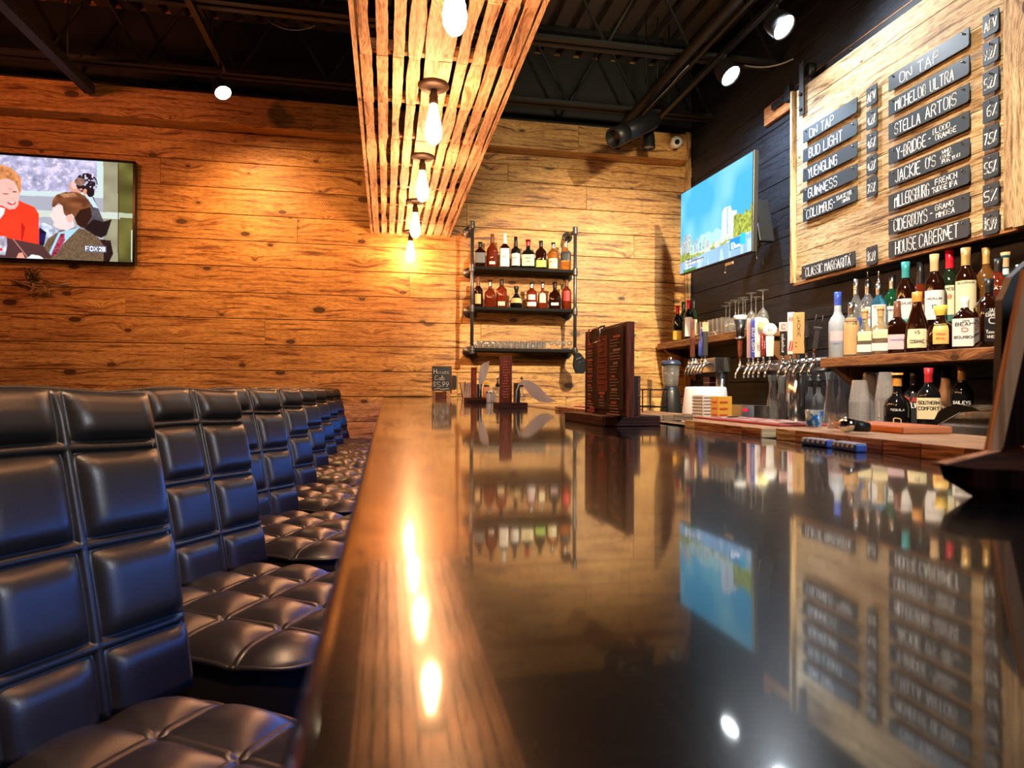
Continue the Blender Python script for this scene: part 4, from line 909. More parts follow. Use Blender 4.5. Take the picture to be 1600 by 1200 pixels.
a = MB(); a.lathe([(.015, .086), (.017, .09), (.015, .118), (.014, .119)], n=20); a.build('yellow_top', CAPM['yellow'], t)
a = MB(); a.lathe([(.018, .078), (.0185, .090)], n=20); a.build('dark_collar', BLK, t)
for nme, u_, lb in (('salt_shaker', 763, 'white shaker of the pair, the left one beside the narrower menu stand'), ('pepper_shaker', 770.5, 'pale grey shaker of the pair, the right one beside the middle menu stand')):
    x = onY(u_, 625, 3.0).x; t = thing(nme, lb, 'shaker', (x, 3.0 + (.02 if nme[0] == 'p' else 0), ZB), 0)
    a = MB(); a.lathe([(.0105, 0), (.0115, .004), (.0105, .04), (.0100, .046)], n=20); a.build('body', WHITE if nme[0] == 's' else pc('grey_ceramic', (.55, .55, .56), .35), t)
    a = MB(); a.lathe([(.0112, .046), (.0112, .051), (.009, .056), (1e-5, .057)], n=20, cap=False); a.build('shaker_cap', STEEL, t)
for nme, u_, lb in (('oil_bottle', 777.5, 'small glass cruet with a dark stopper standing left of the middle menu stand'), ('vinegar_bottle', 815, 'small glass cruet half hidden behind the curled page')):
    x = onY(u_, 625, 3.5).x; t = thing(nme, lb, 'bottle', (x, 3.5, ZB))
    a = MB(); a.lathe([(.016, 0), (.02, .006), (.02, .03), (.008, .05), (.008, .085)], n=20); a.build('glass_body', GL['clear'], t)
    a = MB(); a.lathe([(.012, .078), (.012, .09), (.006, .098), (.004, .115)], n=16); a.build('stopper', BLKM, t)
    a = MB(); a.ball((0, 0, .125), .008); a.build('stopper_knob', CHROME, t)
# close menu stand at the right edge of the picture, its boards leaning
t = thing('menu_stand', 'blurred dark menu stand with leaning boards, closest to the viewer at the right edge', 'menu stand', (.33, .36, ZB), 0)
O_ = Vector((.33, .36, ZB)); HB = .021
def atd(u, v, dist): r = ray(u, v); f_ = CM.to_3x3() @ Vector((0, 0, -1)); return CP + r * (dist / r.dot(f_))
T0 = onZ(1467, 777, ZB); N0 = onZ(1522, 787, ZB); R0 = Vector((.50, .235, ZB)); P2 = T0.lerp(atd(1610, 689, .575), (.519 - T0.x) / (atd(1610, 689, .575).x - T0.x)); P3 = Vector((.519, .30, ZB))
def flat(p, z): return Vector((p.x, p.y, ZB + z)) - O_
top = [flat(T0, HB), flat(N0, HB), flat(R0, HB), flat(P3, HB), flat(P2, HB)]
mid_ = (T0 + R0 + P2) / 3
low = [flat(T0.lerp(mid_, .22), 0), flat(N0.lerp(mid_, .04), 0), flat(R0, 0), flat(P3, 0), flat(P2.lerp(mid_, .1), 0)]
midl = [flat(T0.lerp(mid_, .03), HB * .55), flat(N0, HB * .45), flat(R0, HB * .5), flat(P3, HB * .5), flat(P2, HB * .5)]
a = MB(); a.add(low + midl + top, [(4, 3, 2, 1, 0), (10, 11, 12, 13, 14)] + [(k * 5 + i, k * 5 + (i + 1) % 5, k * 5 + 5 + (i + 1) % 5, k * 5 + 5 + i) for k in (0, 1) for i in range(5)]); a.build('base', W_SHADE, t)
d_ = (P2 - T0); d_.z = 0; Ls = d_.length; d_.normalize(); n_ = Vector((d_.y, -d_.x, 0)); Mb = Matrix((d_, n_, Vector((0, 0, 1)))).transposed().to_4x4(); 
Mb.translation = flat(T0, HB); Mb = Mb if Mb.determinant() > 0 else Mb @ Matrix.Diagonal((1, 1, -1, 1))
a = MB(); a.box((Ls / 2 + .02, 0, .0), (Ls + .04, .007, .0016), M=Mb, grain=0); a.build('base_edge', W_TAN, t)
def lean_board(name, mat, pts_px, dist, th, parent):
    pts = [atd(u_, v_, dist) for u_, v_ in pts_px]; nrm = CM.to_3x3() @ Vector((0, 0, -1)); nrm.z = 0
    vs = [p - O_ for p in pts] + [p + nrm * th - O_ for p in pts]; n = len(pts)
    a = MB(); a.add(vs, [tuple(range(n)), tuple(range(2 * n - 1, n - 1, -1))] + [((i + 1) % n, i, n + i, n + (i + 1) % n) for i in range(n)]); return a.build(name, mat, parent)
lean_board('board_edge', W_TAN, [(1546, 705), (1567, 701), (1627, 420), (1604, 420)], .49, .006, t)
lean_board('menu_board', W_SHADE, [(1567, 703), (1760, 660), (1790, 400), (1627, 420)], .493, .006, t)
lean_board('rear_board', pc('black_panel', (.008, .007, .007), .5), [(1561, 698), (1700, 680), (1700, 395), (1612, 404), (1582, 432), (1566, 468)], .53, .008, t)
# ================================================================ LEFT TELEVISION
def screen_mesh(name, M, w_, h_, nx, ny, fn, parent, strength):
    """a flat display: every vertex takes its picture colour from fn(x, y), x right 0..1, y down 0..1"""
    xs = np.linspace(0, 1, nx + 1); ys = np.linspace(0, 1, ny + 1); X, Y = np.meshgrid(xs, ys); C3 = fn(X, Y)
    vs = [M @ Vector(((x - .5) * w_, (.5 - y) * h_, 0)) for y in ys for x in xs]
    fs = [(j * (nx + 1) + i, (j + 1) * (nx + 1) + i, (j + 1) * (nx + 1) + i + 1, j * (nx + 1) + i + 1) for j in range(ny) for i in range(nx)]
    me = bpy.data.meshes.new(name); me.from_pydata([tuple(v) for v in vs], [], fs)
    at = me.color_attributes.new('picture', 'FLOAT_COLOR', 'POINT'); c4 = np.ones(((nx + 1) * (ny + 1), 4), np.float32); c4[:, :3] = np.clip(C3.reshape(-1, 3), 0, 1) ** 1.22; at.data.foreach_set('color', c4.ravel())
    m, nt, b, N, L = nm(name + '_light'); S(b, 'Base Color', (.01, .01, .01, 1)); S(b, 'Roughness', .15); S(b, 'Emission Strength', strength)
    ca = N.new('ShaderNodeVertexColor'); ca.layer_name = 'picture'; S(b, 'Roughness', .45); S(b, 'Specular IOR Level', .08); L.new(ca.outputs[0], b.inputs['Emission Color']); me.materials.append(m)
    o = bpy.data.objects.new(name, me); COL.objects.link(o); o.parent = parent; return o
def inpoly(X, Y, P):
    r_ = np.zeros(X.shape, bool); n = len(P); j = n - 1
    for i in range(n):
        xi, yi = P[i]; xj, yj = P[j]
        c = ((yi > Y) != (yj > Y)) & (X < (xj - xi) * (Y - yi) / ((yj - yi) or 1e-9) + xi); r_ ^= c; j = i
    return r_
def ell(X, Y, cx, cy, rx, ry): return ((X - cx) / rx) ** 2 + ((Y - cy) / ry) ** 2 < 1
def vnoise(X, Y, s, seed):
    g = np.random.RandomState(seed).rand(64, 64); x = X * s; y = Y * s; xi = np.floor(x).astype(int); yi = np.floor(y).astype(int); fx = x - xi; fy = y - yi; fx = fx * fx * (3 - 2 * fx); fy = fy * fy * (3 - 2 * fy)
    a_ = lambda i, j: g[(yi + j) % 64, (xi + i) % 64]
    return (a_(0, 0) * (1 - fx) + a_(1, 0) * fx) * (1 - fy) + (a_(0, 1) * (1 - fx) + a_(1, 1) * fx) * fy
YT = YW - .055
sr, sl_ = onY(208.5, 255, YT), onY(0, 243, YT)
TX1 = sr.x; TH = onY(208.5, 255.5, YT).z - onY(208.5, 410, YT).z; TW = TH * 16 / 9; TX0 = TX1 - TW; TZ = onY(208.5, 333, YT).z
def pxl(P): # crop coordinates -> screen fraction
    o = []
    for x, y in P: q = onY(x * .2083, 230 + y * .2083, YT); o.append(((q.x - TX0) / TW, (TZ + TH / 2 - q.z) / TH))
    return o
def tv1(X, Y):
    C3 = np.zeros(X.shape + (3,)); C3[:] = (.38, .38, .40)
    def put(m, c, var=0, s=60, seed=1):
        c = np.array(c); 
        if var: nz = vnoise(X, Y * .56, s, seed)[..., None]; C3[m] = (c * (1 - var + 2 * var * nz))[m]
        else: C3[m] = c
    P = lambda *p: inpoly(X, Y, pxl(p)); E = lambda cx, cy, rx, ry: ell(X, Y, *pxl([(cx, cy)])[0], (pxl([(cx + rx, cy)])[0][0] - pxl([(cx, cy)])[0][0]), (pxl([(cx, cy + ry)])[0][1] - pxl([(cx, cy)])[0][1]))
    put(P((-900, -100), (775, 60), (775, 900), (-900, 900)), (.44, .45, .52))
    put(P((775, 60), (890, 60), (890, 900), (775, 900)), (.36, .34, .24), .15, 20)
    put(P((888, 60), (1100, 60), (1100, 900), (888, 900)), (.17, .16, .05), .5, 14)
    put(P((-900, -60), (775, 100), (775, 382), (-900, 330)), (.62, .72, .72))
    put(P((-900, -60), (728, 90), (728, 340), (-900, 300)), (.52, .50, .68), .25, 28, 4)
    m = P((-900, -60), (728, 90), (728, 340), (-900, 300)); nz = vnoise(X, Y * .56, 48, 8)[..., None] * .6 + vnoise(X, Y * .56, 110, 12)[..., None] * .4; C3[m] = (C3 * (.62 + .8 * nz))[m]; C3[m & (nz[..., 0] > .66)] = (.74, .66, .80)
    put(P((-900, 440), (900, 490), (900, 540), (-900, 490)), (.62, .68, .62)); put(P((895, 492), (1000, 498), (1000, 535), (895, 530)), (.50, .55, .40))
    put(P((885, 120), (892, 120), (892, 860), (885, 860)), (.05, .04, .02)); put(P((985, 620), (1000, 620), (1000, 860), (985, 860)), (.6, .72, .55))
    # person behind, grey jacket, dark curly hair
    put(P((640, 400), (700, 370), (780, 560), (700, 640), (600, 600)), (.12, .11, .13), .3); put(P((655, 380), (690, 372), (740, 460), (700, 450)), (.60, .72, .78))
    put(E(575, 300, 55, 55), (.70, .38, .30)); put(E(560, 280, 25, 35), (.85, .55, .52))
    m = E(650, 270, 82, 75) & (vnoise(X, Y * .56, 110, 3) > .3); C3[m] = (.03, .02, .03); put(E(600, 260, 40, 30), (.30, .18, .14), .5, 90); put(E(640, 335, 16, 22), (.72, .36, .26)); put(E(680, 340, 30, 35), (.02, .015, .02))
    put(P((640, 600), (700, 540), (770, 560), (840, 540), (800, 660), (760, 680), (640, 640)), (.02, .015, .02)); put(P((740, 690), (830, 700), (850, 800), (820, 860), (760, 860)), (.03, .015, .02), .5)
    put(P((290, 560), (340, 570), (420, 610), (440, 640), (360, 680), (290, 640)), (.55, .60, .75), .4, 60); put(P((295, 600), (350, 640), (330, 740), (290, 730)), (.02, .02, .10), .6, 80)
    # woman with copper hair in a red jacket
    put(P((-400, 470), (0, 440), (140, 400), (260, 450), (292, 500), (295, 745), (-400, 640)), (.92, .075, .035), .10, 20); put(P((0, 450), (40, 460), (30, 500), (0, 540)), (.85, .80, .85))
    put(P((160, 560), (190, 600), (170, 700), (160, 700)), (.55, .03, .02))
    put(P((-300, 140), (20, 132), (90, 160), (158, 230), (160, 330), (130, 390), (80, 330), (-300, 330)), (.66, .30, .13), .35, 70); put(P((-50, 250), (60, 235), (110, 262), (130, 300), (145, 345), (140, 430), (115, 462), (70, 468), (20, 440), (-50, 420)), (.88, .52, .46), .05)
    put(P((50, 410), (90, 415), (120, 408), (118, 428), (85, 436), (60, 425)), (.70, .10, .12)); put(P((70, 414), (112, 412), (95, 424)), (.95, .9, .9)); put(E(110, 335, 18, 5), (.25, .08, .06)); put(E(45, 350, 25, 5), (.45, .18, .14))
    put(P((60, 300), (100, 310), (85, 322), (60, 318)), (.80, .42, .36))
    # boy with brown hair, tweed jacket
    put(P((330, 745), (360, 690), (450, 625), (560, 600), (650, 620), (740, 680), (780, 740), (775, 900), (300, 900)), (.20, .135, .085), .30, 160, 6)
    put(P((440, 640), (520, 620), (600, 598), (560, 640), (470, 730), (380, 810), (370, 790)), (.45, .66, .82)); put(P((455, 650), (485, 645), (488, 700), (430, 800), (385, 830), (390, 790)), (.40, .07, .12), .6, 120)
    put(P((400, 440), (470, 430), (540, 500), (560, 600), (500, 625), (440, 610), (400, 590), (405, 560), (385, 530), (372, 505), (392, 490)), (.93, .68, .66), .04)
    put(P((395, 400), (420, 360), (490, 336), (570, 335), (640, 365), (680, 430), (690, 510), (660, 580), (625, 605), (575, 580), (555, 520), (540, 500), (500, 520), (480, 500), (470, 440), (440, 420), (410, 450), (390, 450)), (.24, .095, .045), .5, 40, 9)
    put(P((600, 470), (680, 450), (690, 520), (640, 605), (590, 590), (560, 530)), (.05, .02, .015)); put(E(525, 535, 26, 30), (.86, .50, .44)); put(P((440, 350), (560, 345), (580, 370), (480, 380)), (.50, .26, .15), .3, 60)
    # table edge, menu and glass
    put(P((-400, 600), (50, 680), (320, 735), (395, 835), (-400, 820)), (.13, .06, .06), .2, 10); put(P((95, 690), (105, 690), (215, 830), (205, 830)), (.50, .25, .22)); put(P((140, 795), (170, 790), (190, 840), (120, 840)), (.85, .40, .30)); put(P((240, 805), (300, 815), (330, 840), (200, 835)), (.95, .88, .90))
    put(P((-60, 660), (50, 670), (55, 740), (40, 810), (-60, 810)), (.45, .42, .50), .4, 60); put(P((0, 735), (50, 740), (40, 800), (0, 800)), (.70, .70, .80), .4, 60); put(E(8, 768, 14, 10), (.8, .05, .05))
    return C3
t = thing('television', 'large flat television on the pine wall at the left showing people at a restaurant table', 'television', ((TX0 + TX1) / 2, YT, TZ))
a = MB(); bz = .017; a.box((0, .02, 0), (TW + 2 * bz, .036, TH + 2 * bz), bevel=.004); a.build('casing', BLK, t)
a = MB()
for s in (-1, 1): a.box((0, -.0045, s * (TH / 2 + bz / 2)), (TW + 2 * bz, .013, bz), bevel=.002); a.box((s * (TW / 2 + bz / 2), -.0045, 0), (bz, .013, TH), bevel=.002)
a.build('bezel', plain('glossy_bezel', (.008, .008, .009), rough=.15, var=.02), t)
screen_mesh('screen', frame((0, -.0015, 0), (1, 0, 0), (0, -1, 0)), TW, TH, 420, 236, tv1, t, 1.2)
M = frame((0, -.0035, 0), (1, 0, 0), (0, -1, 0)); l0 = pxl([(640, 740)])[0]; l1 = pxl([(795, 788)])[0]
fx = lambda f: (f[0] - .5) * TW; fy = lambda f: (.5 - f[1]) * TH
LOGO = plain('channel_logo_light', (.9, .9, .9), emit=(.8, .88, .9), es=1.0, var=.01); LOGB = plain('channel_logo_back', (.1, .12, .14), emit=(.06, .13, .22), es=1.0, var=.01)
wl = fx(l1) - fx(l0); hl = fy(l0) - fy(l1); Mq = M @ Matrix.Translation((fx(l0), fy(l1), 0))
a = MB(); a.box((wl / 2, hl / 2, .0004), (wl * 1.06, hl * 1.15, .0008), M=Mq); a.build('logo_plate', LOGB, t)
lettering('channel_logo', 'FOX', hl * .72, wl * .56, Mq @ Matrix.Translation((wl * .04, hl * .14, .0015)), LOGO, t, pen=hl * .10)
lettering('channel_number', '28', hl * .72, wl * .28, Mq @ Matrix.Translation((wl * .68, hl * .14, .0015)), LOGO, t, pen=hl * .09)
a = MB(); a.box((0, .0395, 0), (.5, .027, .35)); a.build('wall_mount', BLKM, t)
# dried vine decoration under the television
p = onY(62, 441, YW - .05); t = thing('vine_wreath', 'dried twisted vine star with a dark clump hanging under the left television', 'wreath', p)
twig = pc('dry_vine', (.26, .14, .06), .7); twl = pc('pale_vine', (.52, .34, .18), .7); rr = random.Random(11)
star = [(-.05, .12), (.02, .03), (.20, .0), (.05, -.035), (.07, -.09), (0, -.06), (-.06, -.09), (-.04, -.03), (-.19, .01), (-.05, .02)]
for k, mt in enumerate((twig, twl)):
    a = MB()
    for rep in range(16 if k == 0 else 10):
        i0 = rr.randrange(10); pts = []
        for j in range(5):
            s = star[(i0 + j) % 10]; f = rr.uniform(.7, 1.06); pts.append((s[0] * f + rr.uniform(-.01, .01), rr.uniform(-.02, .02), s[1] * f + rr.uniform(-.01, .01)))
        a.tube(pts, rr.uniform(.0016, .003), 5)
    a.build('vine_strands', mt, t)
a = MB()
for i in range(60): g = rr.uniform(0, 2 * PI); q = rr.uniform(0, .05); c = Vector((-.035 + q * math.cos(g), rr.uniform(-.03, .01), .035 + q * 1.2 * math.sin(g))); a.tube([c, c + Vector((rr.uniform(-.03, .03), rr.uniform(-.02, .01), rr.uniform(-.03, .03)))], .003, 5)
a.build('dark_clump', pc('dark_moss', (.035, .035, .02), .8), t)
a = MB(); a.tube([(0, .0, .1), (0, .03, .13)], .002, 5); a.build('hook', IRON, t)
LASTY = {}
def spread(row, y, rad, gap=.004):
    """things of one row never closer along the shelf than their radii allow (rows are filled from the far end)"""
    if row in LASTY: y = min(y, LASTY[row][0] - LASTY[row][1] - rad - gap)
    LASTY[row] = (y, rad); return y
# ================================================================ SLIDING DOOR BOARD with chalk plates
XD = 2.45                                     # face of the door
dl, dr = onX(1243.5, 442, XD), onX(1588, 355, XD)
DZ0 = (dl.z + dr.z) / 2; DZ1 = onX(1250, 138, XD).z
DY1, DY0 = dl.y, dr.y                          # far edge, near edge
t = thing('sliding_door', 'pale plank sliding barn door hung as a beer board on the black wall', 'sliding door', (XD, (DY0 + DY1) / 2, DZ0)); dcy = (DY0 + DY1) / 2
a = MB(); z = DZ0; hh = .178; q = 0
while z < DZ1 - .02:
    h = min(hh, DZ1 - z); a.box((.013, 0, z + h / 2 - DZ0), (.022, DY1 - DY0 - .002, h - .0025), bevel=.0015, grain=1); z += hh
a.build('planks', W_PALE, t)
a = MB(); a.box((-.001, (DY1 - DY0) / 2 + .008, (DZ1 - DZ0) / 2), (.055, .017, DZ1 - DZ0), bevel=.001, grain=2); a.build('far_edge_strip', W_PALE, t)
a = MB(); a.box((.0085, 0, -.008), (.034, DY1 - DY0 + .03, .016), bevel=.001, grain=1); a.build('bottom_strip', W_SHELF, t)
a = MB(); a.box((-.006, -(DY1 - DY0) / 2 + .02, (DZ1 - DZ0) / 2), (.02, .04, DZ1 - DZ0), bevel=.001, grain=2); a.build('near_stile', W_PALE, t)
t2 = thing('sliding_door', 'second pale plank door just starting at the right edge of the picture', 'sliding door', (XD - .02, DY0 - .16, DZ0 - .01))
a = MB(); a.box((.01, 0, (DZ1 - DZ0) / 2), (.05, .29, DZ1 - DZ0), bevel=.001, grain=2); a.build('planks', W_PALE, t2)
# header board and rail
hl0, hl1 = onX(1194, 170, XB - .03), onX(1194, 198, XB - .03)
t = thing('door_rail', 'black flat rail on a wooden header board above the sliding door', 'rail', (XB - .03, 2.0, hl0.z))
a = MB(); a.box((.012, (hl0.y - 2.0 - 1.4) / 2, -(hl0.z - hl1.z) / 2), (.026, hl0.y - 2.0 + 1.4, hl0.z - hl1.z), bevel=.0015, grain=1); a.build('header_board', W_BUTCH, t)
ry = onX(1204, 170, XB - .06).y
a = MB(); a.box((-.022, (ry - 2.0 - 1.4) / 2, -.045), (.008, ry - 2.0 + 1.4, .042), bevel=.001); a.build('rail_bar', BLKM, t)
a = MB()
for yy in (ry - .12, ry - .75, ry - 1.4, ry - 2.0): a.tube([(-.036, yy - 2.0, -.045), (.0, yy - 2.0, -.045)], .010, 10)
a.build('rail_bolt', BLKM, t)
a = MB(); s0 = onX(1235, 148, XB - .06); a.box((-.04, s0.y - 2.0, -.05), (.035, .05, .10), bevel=.003); a.build('end_stop', BLKM, t)
hy = onX(1254, 140, XD - .01).y
t = thing('door_hanger', 'black strap and wheel hanging the far corner of the sliding door from its rail', 'door hanger', (XD - .012, hy, DZ1))
a = MB(); zt_ = onX(1254, 100, XD).z - DZ1; zb_ = onX(1254, 182, XD).z - DZ1; a.box((-.004, 0, (zt_ + zb_) / 2), (.007, .042, zt_ - zb_), bevel=.001); a.build('strap', BLKM, t)
a = MB()
for z in (zb_ + .035, zb_ + .125): a.tube([(-.018, 0, z), (0, 0, z)], .010, 10)
a.build('bolt', BLKM, t)
a = MB(); a.lathe([(.02, -.012), (.046, -.012), (.040, 0), (.046, .012), (.02, .012)], n=24, M=Matrix.Translation((.03, -.03, zt_ - .06)) @ Matrix.Rotation(PI / 2, 4, 'Y')); a.build('wheel', BLKM, t)
# chalk plates
rch = random.Random(4)
def plate(name, label, u0, u1, v, hm, texts, group, cat='sign'):
    """u0,u1: pixel columns of the left (far) and right edge; v: row of the left edge centre"""
    XP = XD - .014; p0 = onX(u0, v, XP); p1 = onX(u1, v, XP); ya, yb = p0.y, p1.y; W_ = ya - yb; z = p0.z
    t = thing(name, label, cat, (XP, (ya + yb) / 2, z), 0, group); ti = Matrix.Rotation(R(rch.uniform(-.5, .5)), 4, 'X')
    a = MB(); c = .008; P = [(-W_ / 2, -hm / 2), (W_ / 2 - c, -hm / 2), (W_ / 2, -hm / 2 + c), (W_ / 2, hm / 2), (-W_ / 2, hm / 2)]
    Mq = ti @ frame((-.0035, 0, 0), (0, -1, 0), (-1, 0, 0)); a.prism(P, -.003, .003, M=Mq); a.build('slate', SLATE, t)
    a = MB(); sx_ = (-W_ / 2 + .03, W_ / 2 - .03) if W_ > .2 else (0,)
    for s in sx_: a.tube([Mq @ Vector((s, hm / 2 - .014, .003)), Mq @ Vector((s, hm / 2 - .014, .010))], .0042, 8); a.tube([Mq @ Vector((s, hm / 2 - .014, -.003)), Mq @ Vector((s, hm / 2 - .014, -.014))], .003, 6)
    a.build('nail', CHROME, t)
    for tx, fx_, fy_, fw, fh in texts:
        lettering('chalk_writing', tx, fh * hm, fw * W_, Mq @ Matrix.Translation((-W_ / 2 + fx_ * W_, -hm / 2 + fy_ * hm, .0032)), CHALK, t, pen=.0046 * (1 if fh > .4 else .7), jit=.25)
G1 = 'chalk plates on the beer board'
HP = .078
for lab, v, tx in (('left column heading plate reading On Tap, topmost of the narrow plates', 214, [('ON TAP', .14, .12, .46, .66)]), ('chalk plate reading Bud Light', 244.6, [('BUD LIGHT', .13, .12, .62, .70)]), ('chalk plate reading Yuengling', 275, [('YUENGLING', .11, .10, .55, .72)]),
                   ('chalk plate reading Guinness', 306, [('GUINNESS', .11, .12, .55, .70)]), ('chalk plate reading Columbus with two small words', 336.5, [('COLUMBUS', .08, .12, .50, .66), ('TRACKSUIT', .65, .55, .27, .28), ('SANTA', .74, .22, .14, .24), ('-', .60, .25, .02, .5)]),
                   ('chalk plate reading Classic Margarita, alone at the bottom left of the door', 426.5, [('CLASSIC', .09, .14, .33, .64), ('MARGARITA', .47, .14, .46, .64)])):
    plate('chalk_plate', lab, 1256 if v < 400 else 1254, 1340.5 if v < 400 else 1337, v, HP, tx, G1)
for lab, v, tx in (('wide chalk plate reading On Tap, topmost of the wide plates', 132, [('ON TAP', .16, .12, .50, .62)]), ('wide chalk plate reading Michelob Ultra', 170, [('MICHELOB', .10, .12, .40, .66), ('ULTRA', .56, .12, .27, .66)]), ('wide chalk plate reading Stella Artois', 207, [('STELLA', .09, .12, .34, .66), ('ARTOIS', .50, .14, .36, .68)]),
                   ('wide chalk plate reading Y-Bridge Blood Orange', 245, [('Y-BRIDGE', .12, .12, .38, .70), ('-', .54, .2, .02, .5), ('BLOOD', .59, .58, .20, .30), ('ORANGE', .62, .18, .24, .30)]), ("wide chalk plate reading Jackie O's with three small words", 281, [("JACKIE", .10, .12, .33, .74), ("O'S", .50, .2, .12, .62), ('WHO', .70, .68, .10, .2), ('COOKS', .68, .42, .14, .2), ('FOR YOU', .70, .14, .20, .2)]),
                   ('wide chalk plate reading Millersburg French Ridge', 318, [('MILLERSBURG', .09, .12, .45, .72), ('-', .58, .2, .02, .5), ('FRENCH', .62, .55, .25, .32), ('RIDGE IPA', .60, .14, .27, .30)]), ('wide chalk plate reading Ciderboys Grand Mimosa', 355, [('CIDERBOYS', .08, .12, .44, .72), ('-', .56, .25, .02, .5), ('GRAND', .62, .56, .21, .30), ('MIMOSA', .63, .14, .21, .30)]),
                   ('wide chalk plate reading House Cabernet, lowest of the wide plates', 390, [('HOUSE', .10, .12, .28, .76), ('CABERNET', .42, .14, .46, .76)])):
    plate('chalk_plate', lab, 1390, 1516, v, .078, tx, G1)
for lab, v, tx in (('small chalk plate reading ABV beside the left On Tap plate', 154, 'ABV'), ('small chalk plate reading 4.2, beside the Bud Light plate, upper of two alike', 190, '4.2%'), ('small chalk plate reading 4.6 beside the Yuengling plate', 226, '4.6%'), ('small chalk plate reading 4.2 in the narrow column, the lower of the two', 261, '4.2%'), ('small chalk plate reading 7.8, lowest percentage in the narrow column', 295, '7.8%'), ('small chalk plate with the price 6.99 beside the Classic Margarita plate', 401.5, '$6.99')):
    plate('percentage_plate' if v < 400 else 'price_plate', lab, 1355.5, 1371.5, v, .095, [(tx, .12, .22, .76, .45)], 'small chalk plates beside the beer names')
for lab, v, tx in (('larger small plate reading ABV at the top right of the door', 44, 'ABV'), ('plate reading 9.2 beside the Michelob Ultra plate', 88, '9.2%'), ('plate reading 5.2 beside the Stella Artois plate', 133, '5.2%'), ('plate reading 6 percent beside the Y-Bridge plate', 177, ' 6%'), ("plate reading 7.5 beside the Jackie O's plate", 219, '7.5%'), ('plate reading 5.5 beside the Millersburg plate', 264, '5.5%'), ('plate reading 5 percent beside the Ciderboys plate', 308, '5%'), ('plate with the price 5.99 beside the House Cabernet plate', 352, '$5.99')):
    plate('percentage_plate' if v < 350 else 'price_plate', lab, 1537.5, 1562, v, .092, [(tx, .12, .22, .76, .46)], 'small chalk plates beside the beer names')
# ================================================================ RIGHT TELEVISION
def p3(u, v, d): r = ray(u, v); fwd = (CM.to_3x3() @ Vector((0, 0, -1))); return CP + r * (d / r.dot(fwd))
FT, NB = p3(1063, 303, 4.88), p3(1177.5, 393, 3.9); FB, NT = p3(1063, 430, 4.88), p3(1175.5, 234, 3.9)
cen = (FT + NB + FB + NT) / 4; xd = ((NT + NB) / 2 - (FT + FB) / 2); TW2 = xd.length; TH2 = ((FT - FB).length + (NT - NB).length) / 2
zd = xd.cross(Vector((0, 0, 1)));  zd = -zd if zd.x > 0 else zd
M2 = frame((0, 0, 0), xd, zd)
if M2.to_3x3() @ Vector((0, 1, 0)) @ Vector((0, 0, 1)) < 0: M2 = M2 @ Matrix.Rotation(PI, 4, 'X')
t = thing('television', 'flat television on the black wall showing a city skyline under a blue sky', 'television', cen)
a = MB(); a.box((0, 0, -.018), (TW2, TH2, .034), M=M2, bevel=.004); a.build('casing', BLK, t)
def tv2(X, Y):
    C3 = np.zeros(X.shape + (3,)); n1 = vnoise(X, Y * .56, 3, 2); n2 = vnoise(X, Y * .56, 7, 5)
    s = np.clip((n1 * .65 + n2 * .35 - .35) * 2.2 + .25 * Y, 0, 1)[..., None]
    C3[:] = np.array((.10, .52, .82)) * (1 - s) + np.array((.42, .80, .88)) * s
    def put(m, c, var=0, sc_=60, seed=1):
        c = np.array(c); nz = vnoise(X, Y * .56, sc_, seed)[..., None] if var else .5; C3[m] = (c * (1 - var + 2 * var * nz) * np.ones_like(C3))[m]
    # haze and white tower block
    put((Y > .62) & (vnoise(X, X * 0, 18, 3) * .12 + .60 < Y), (.50, .80, .86), .05)
    put(inpoly(X, Y, [(.62, .80), (.63, .47), (.66, .43), (.74, .44), (.76, .50), (.82, .52), (.83, .76)]), (.72, .80, .90), .05); put(inpoly(X, Y, [(.70, .45), (.71, .45), (.71, .75), (.70, .75)]), (.45, .50, .58), .5, 200)
    for x0, x1, y0 in ((.02, .06, .60), (.06, .11, .54), (.11, .13, .58), (.135, .17, .55), (.17, .20, .64), (.23, .26, .66), (.27, .29, .64), (.31, .34, .70), (.36, .40, .66), (.42, .45, .72)):
        put((X > x0) & (X < x1) & (Y > y0) & (Y < .82), (.36 + .3 * (x0 * 7 % 1), .48 + .2 * (x0 * 5 % 1), .56), .35, 120)
    put((Y > .80 - .10 * np.clip((X - .4) * 2, 0, 1)) & (Y < .88), (.72, .80, .70), .25, 90, 4)
    put((X > .78) & (Y > .60 - .25 * (X - .78) + .08 * (vnoise(X, X * 0, 30, 8) - .5)) & (Y < .80), (.42, .48, .10), .5, 80, 6)
    put((Y > .76 + .06 * vnoise(X, X * 0, 25, 9)) & (Y < .87 - .04 * X) & (vnoise(X, Y, 14, 7) > .42), (.45, .50, .14), .5, 90, 6)
    put((X < .16) & (Y > .74 + .05 * vnoise(X, X * 0, 30, 5)) & (Y < .93), (.34, .42, .12), .5, 90, 2)
    put(Y > .87 - .06 * X, (.36, .56, .82), .16, 8, 3); put((Y > .87) & (vnoise(X * 3, Y * .2, 9, 3) > .66), (.55, .74, .90), .05)
    put((X > .05) & (X < .26) & (Y > .955 + .03 * vnoise(X, X * 0, 20, 2)), (.12, .36, .14), .4, 70)
    put((X > .10) & (X < .38) & (Y > .885) & (Y < .915), (.10, .12, .15)); put((X > .10) & (X < .20) & (Y > .85) & (Y < .88), (.10, .12, .15)); put((X > .10) & (X < .19) & (Y > .925) & (Y < .95), (.10, .12, .15))
    put((X > .74) & (X < .87) & (Y > .80) & (Y < .925), (.02, .38, .78)); put((X > .872) & (X < .93) & (Y > .785) & (Y < .905), (.02, .66, .88))
    return C3
screen_mesh('screen', M2 @ Matrix.Translation((0, 0, .0006)), TW2 * .985, TH2 * .975, 300, 170, tv2, t, 1.25)
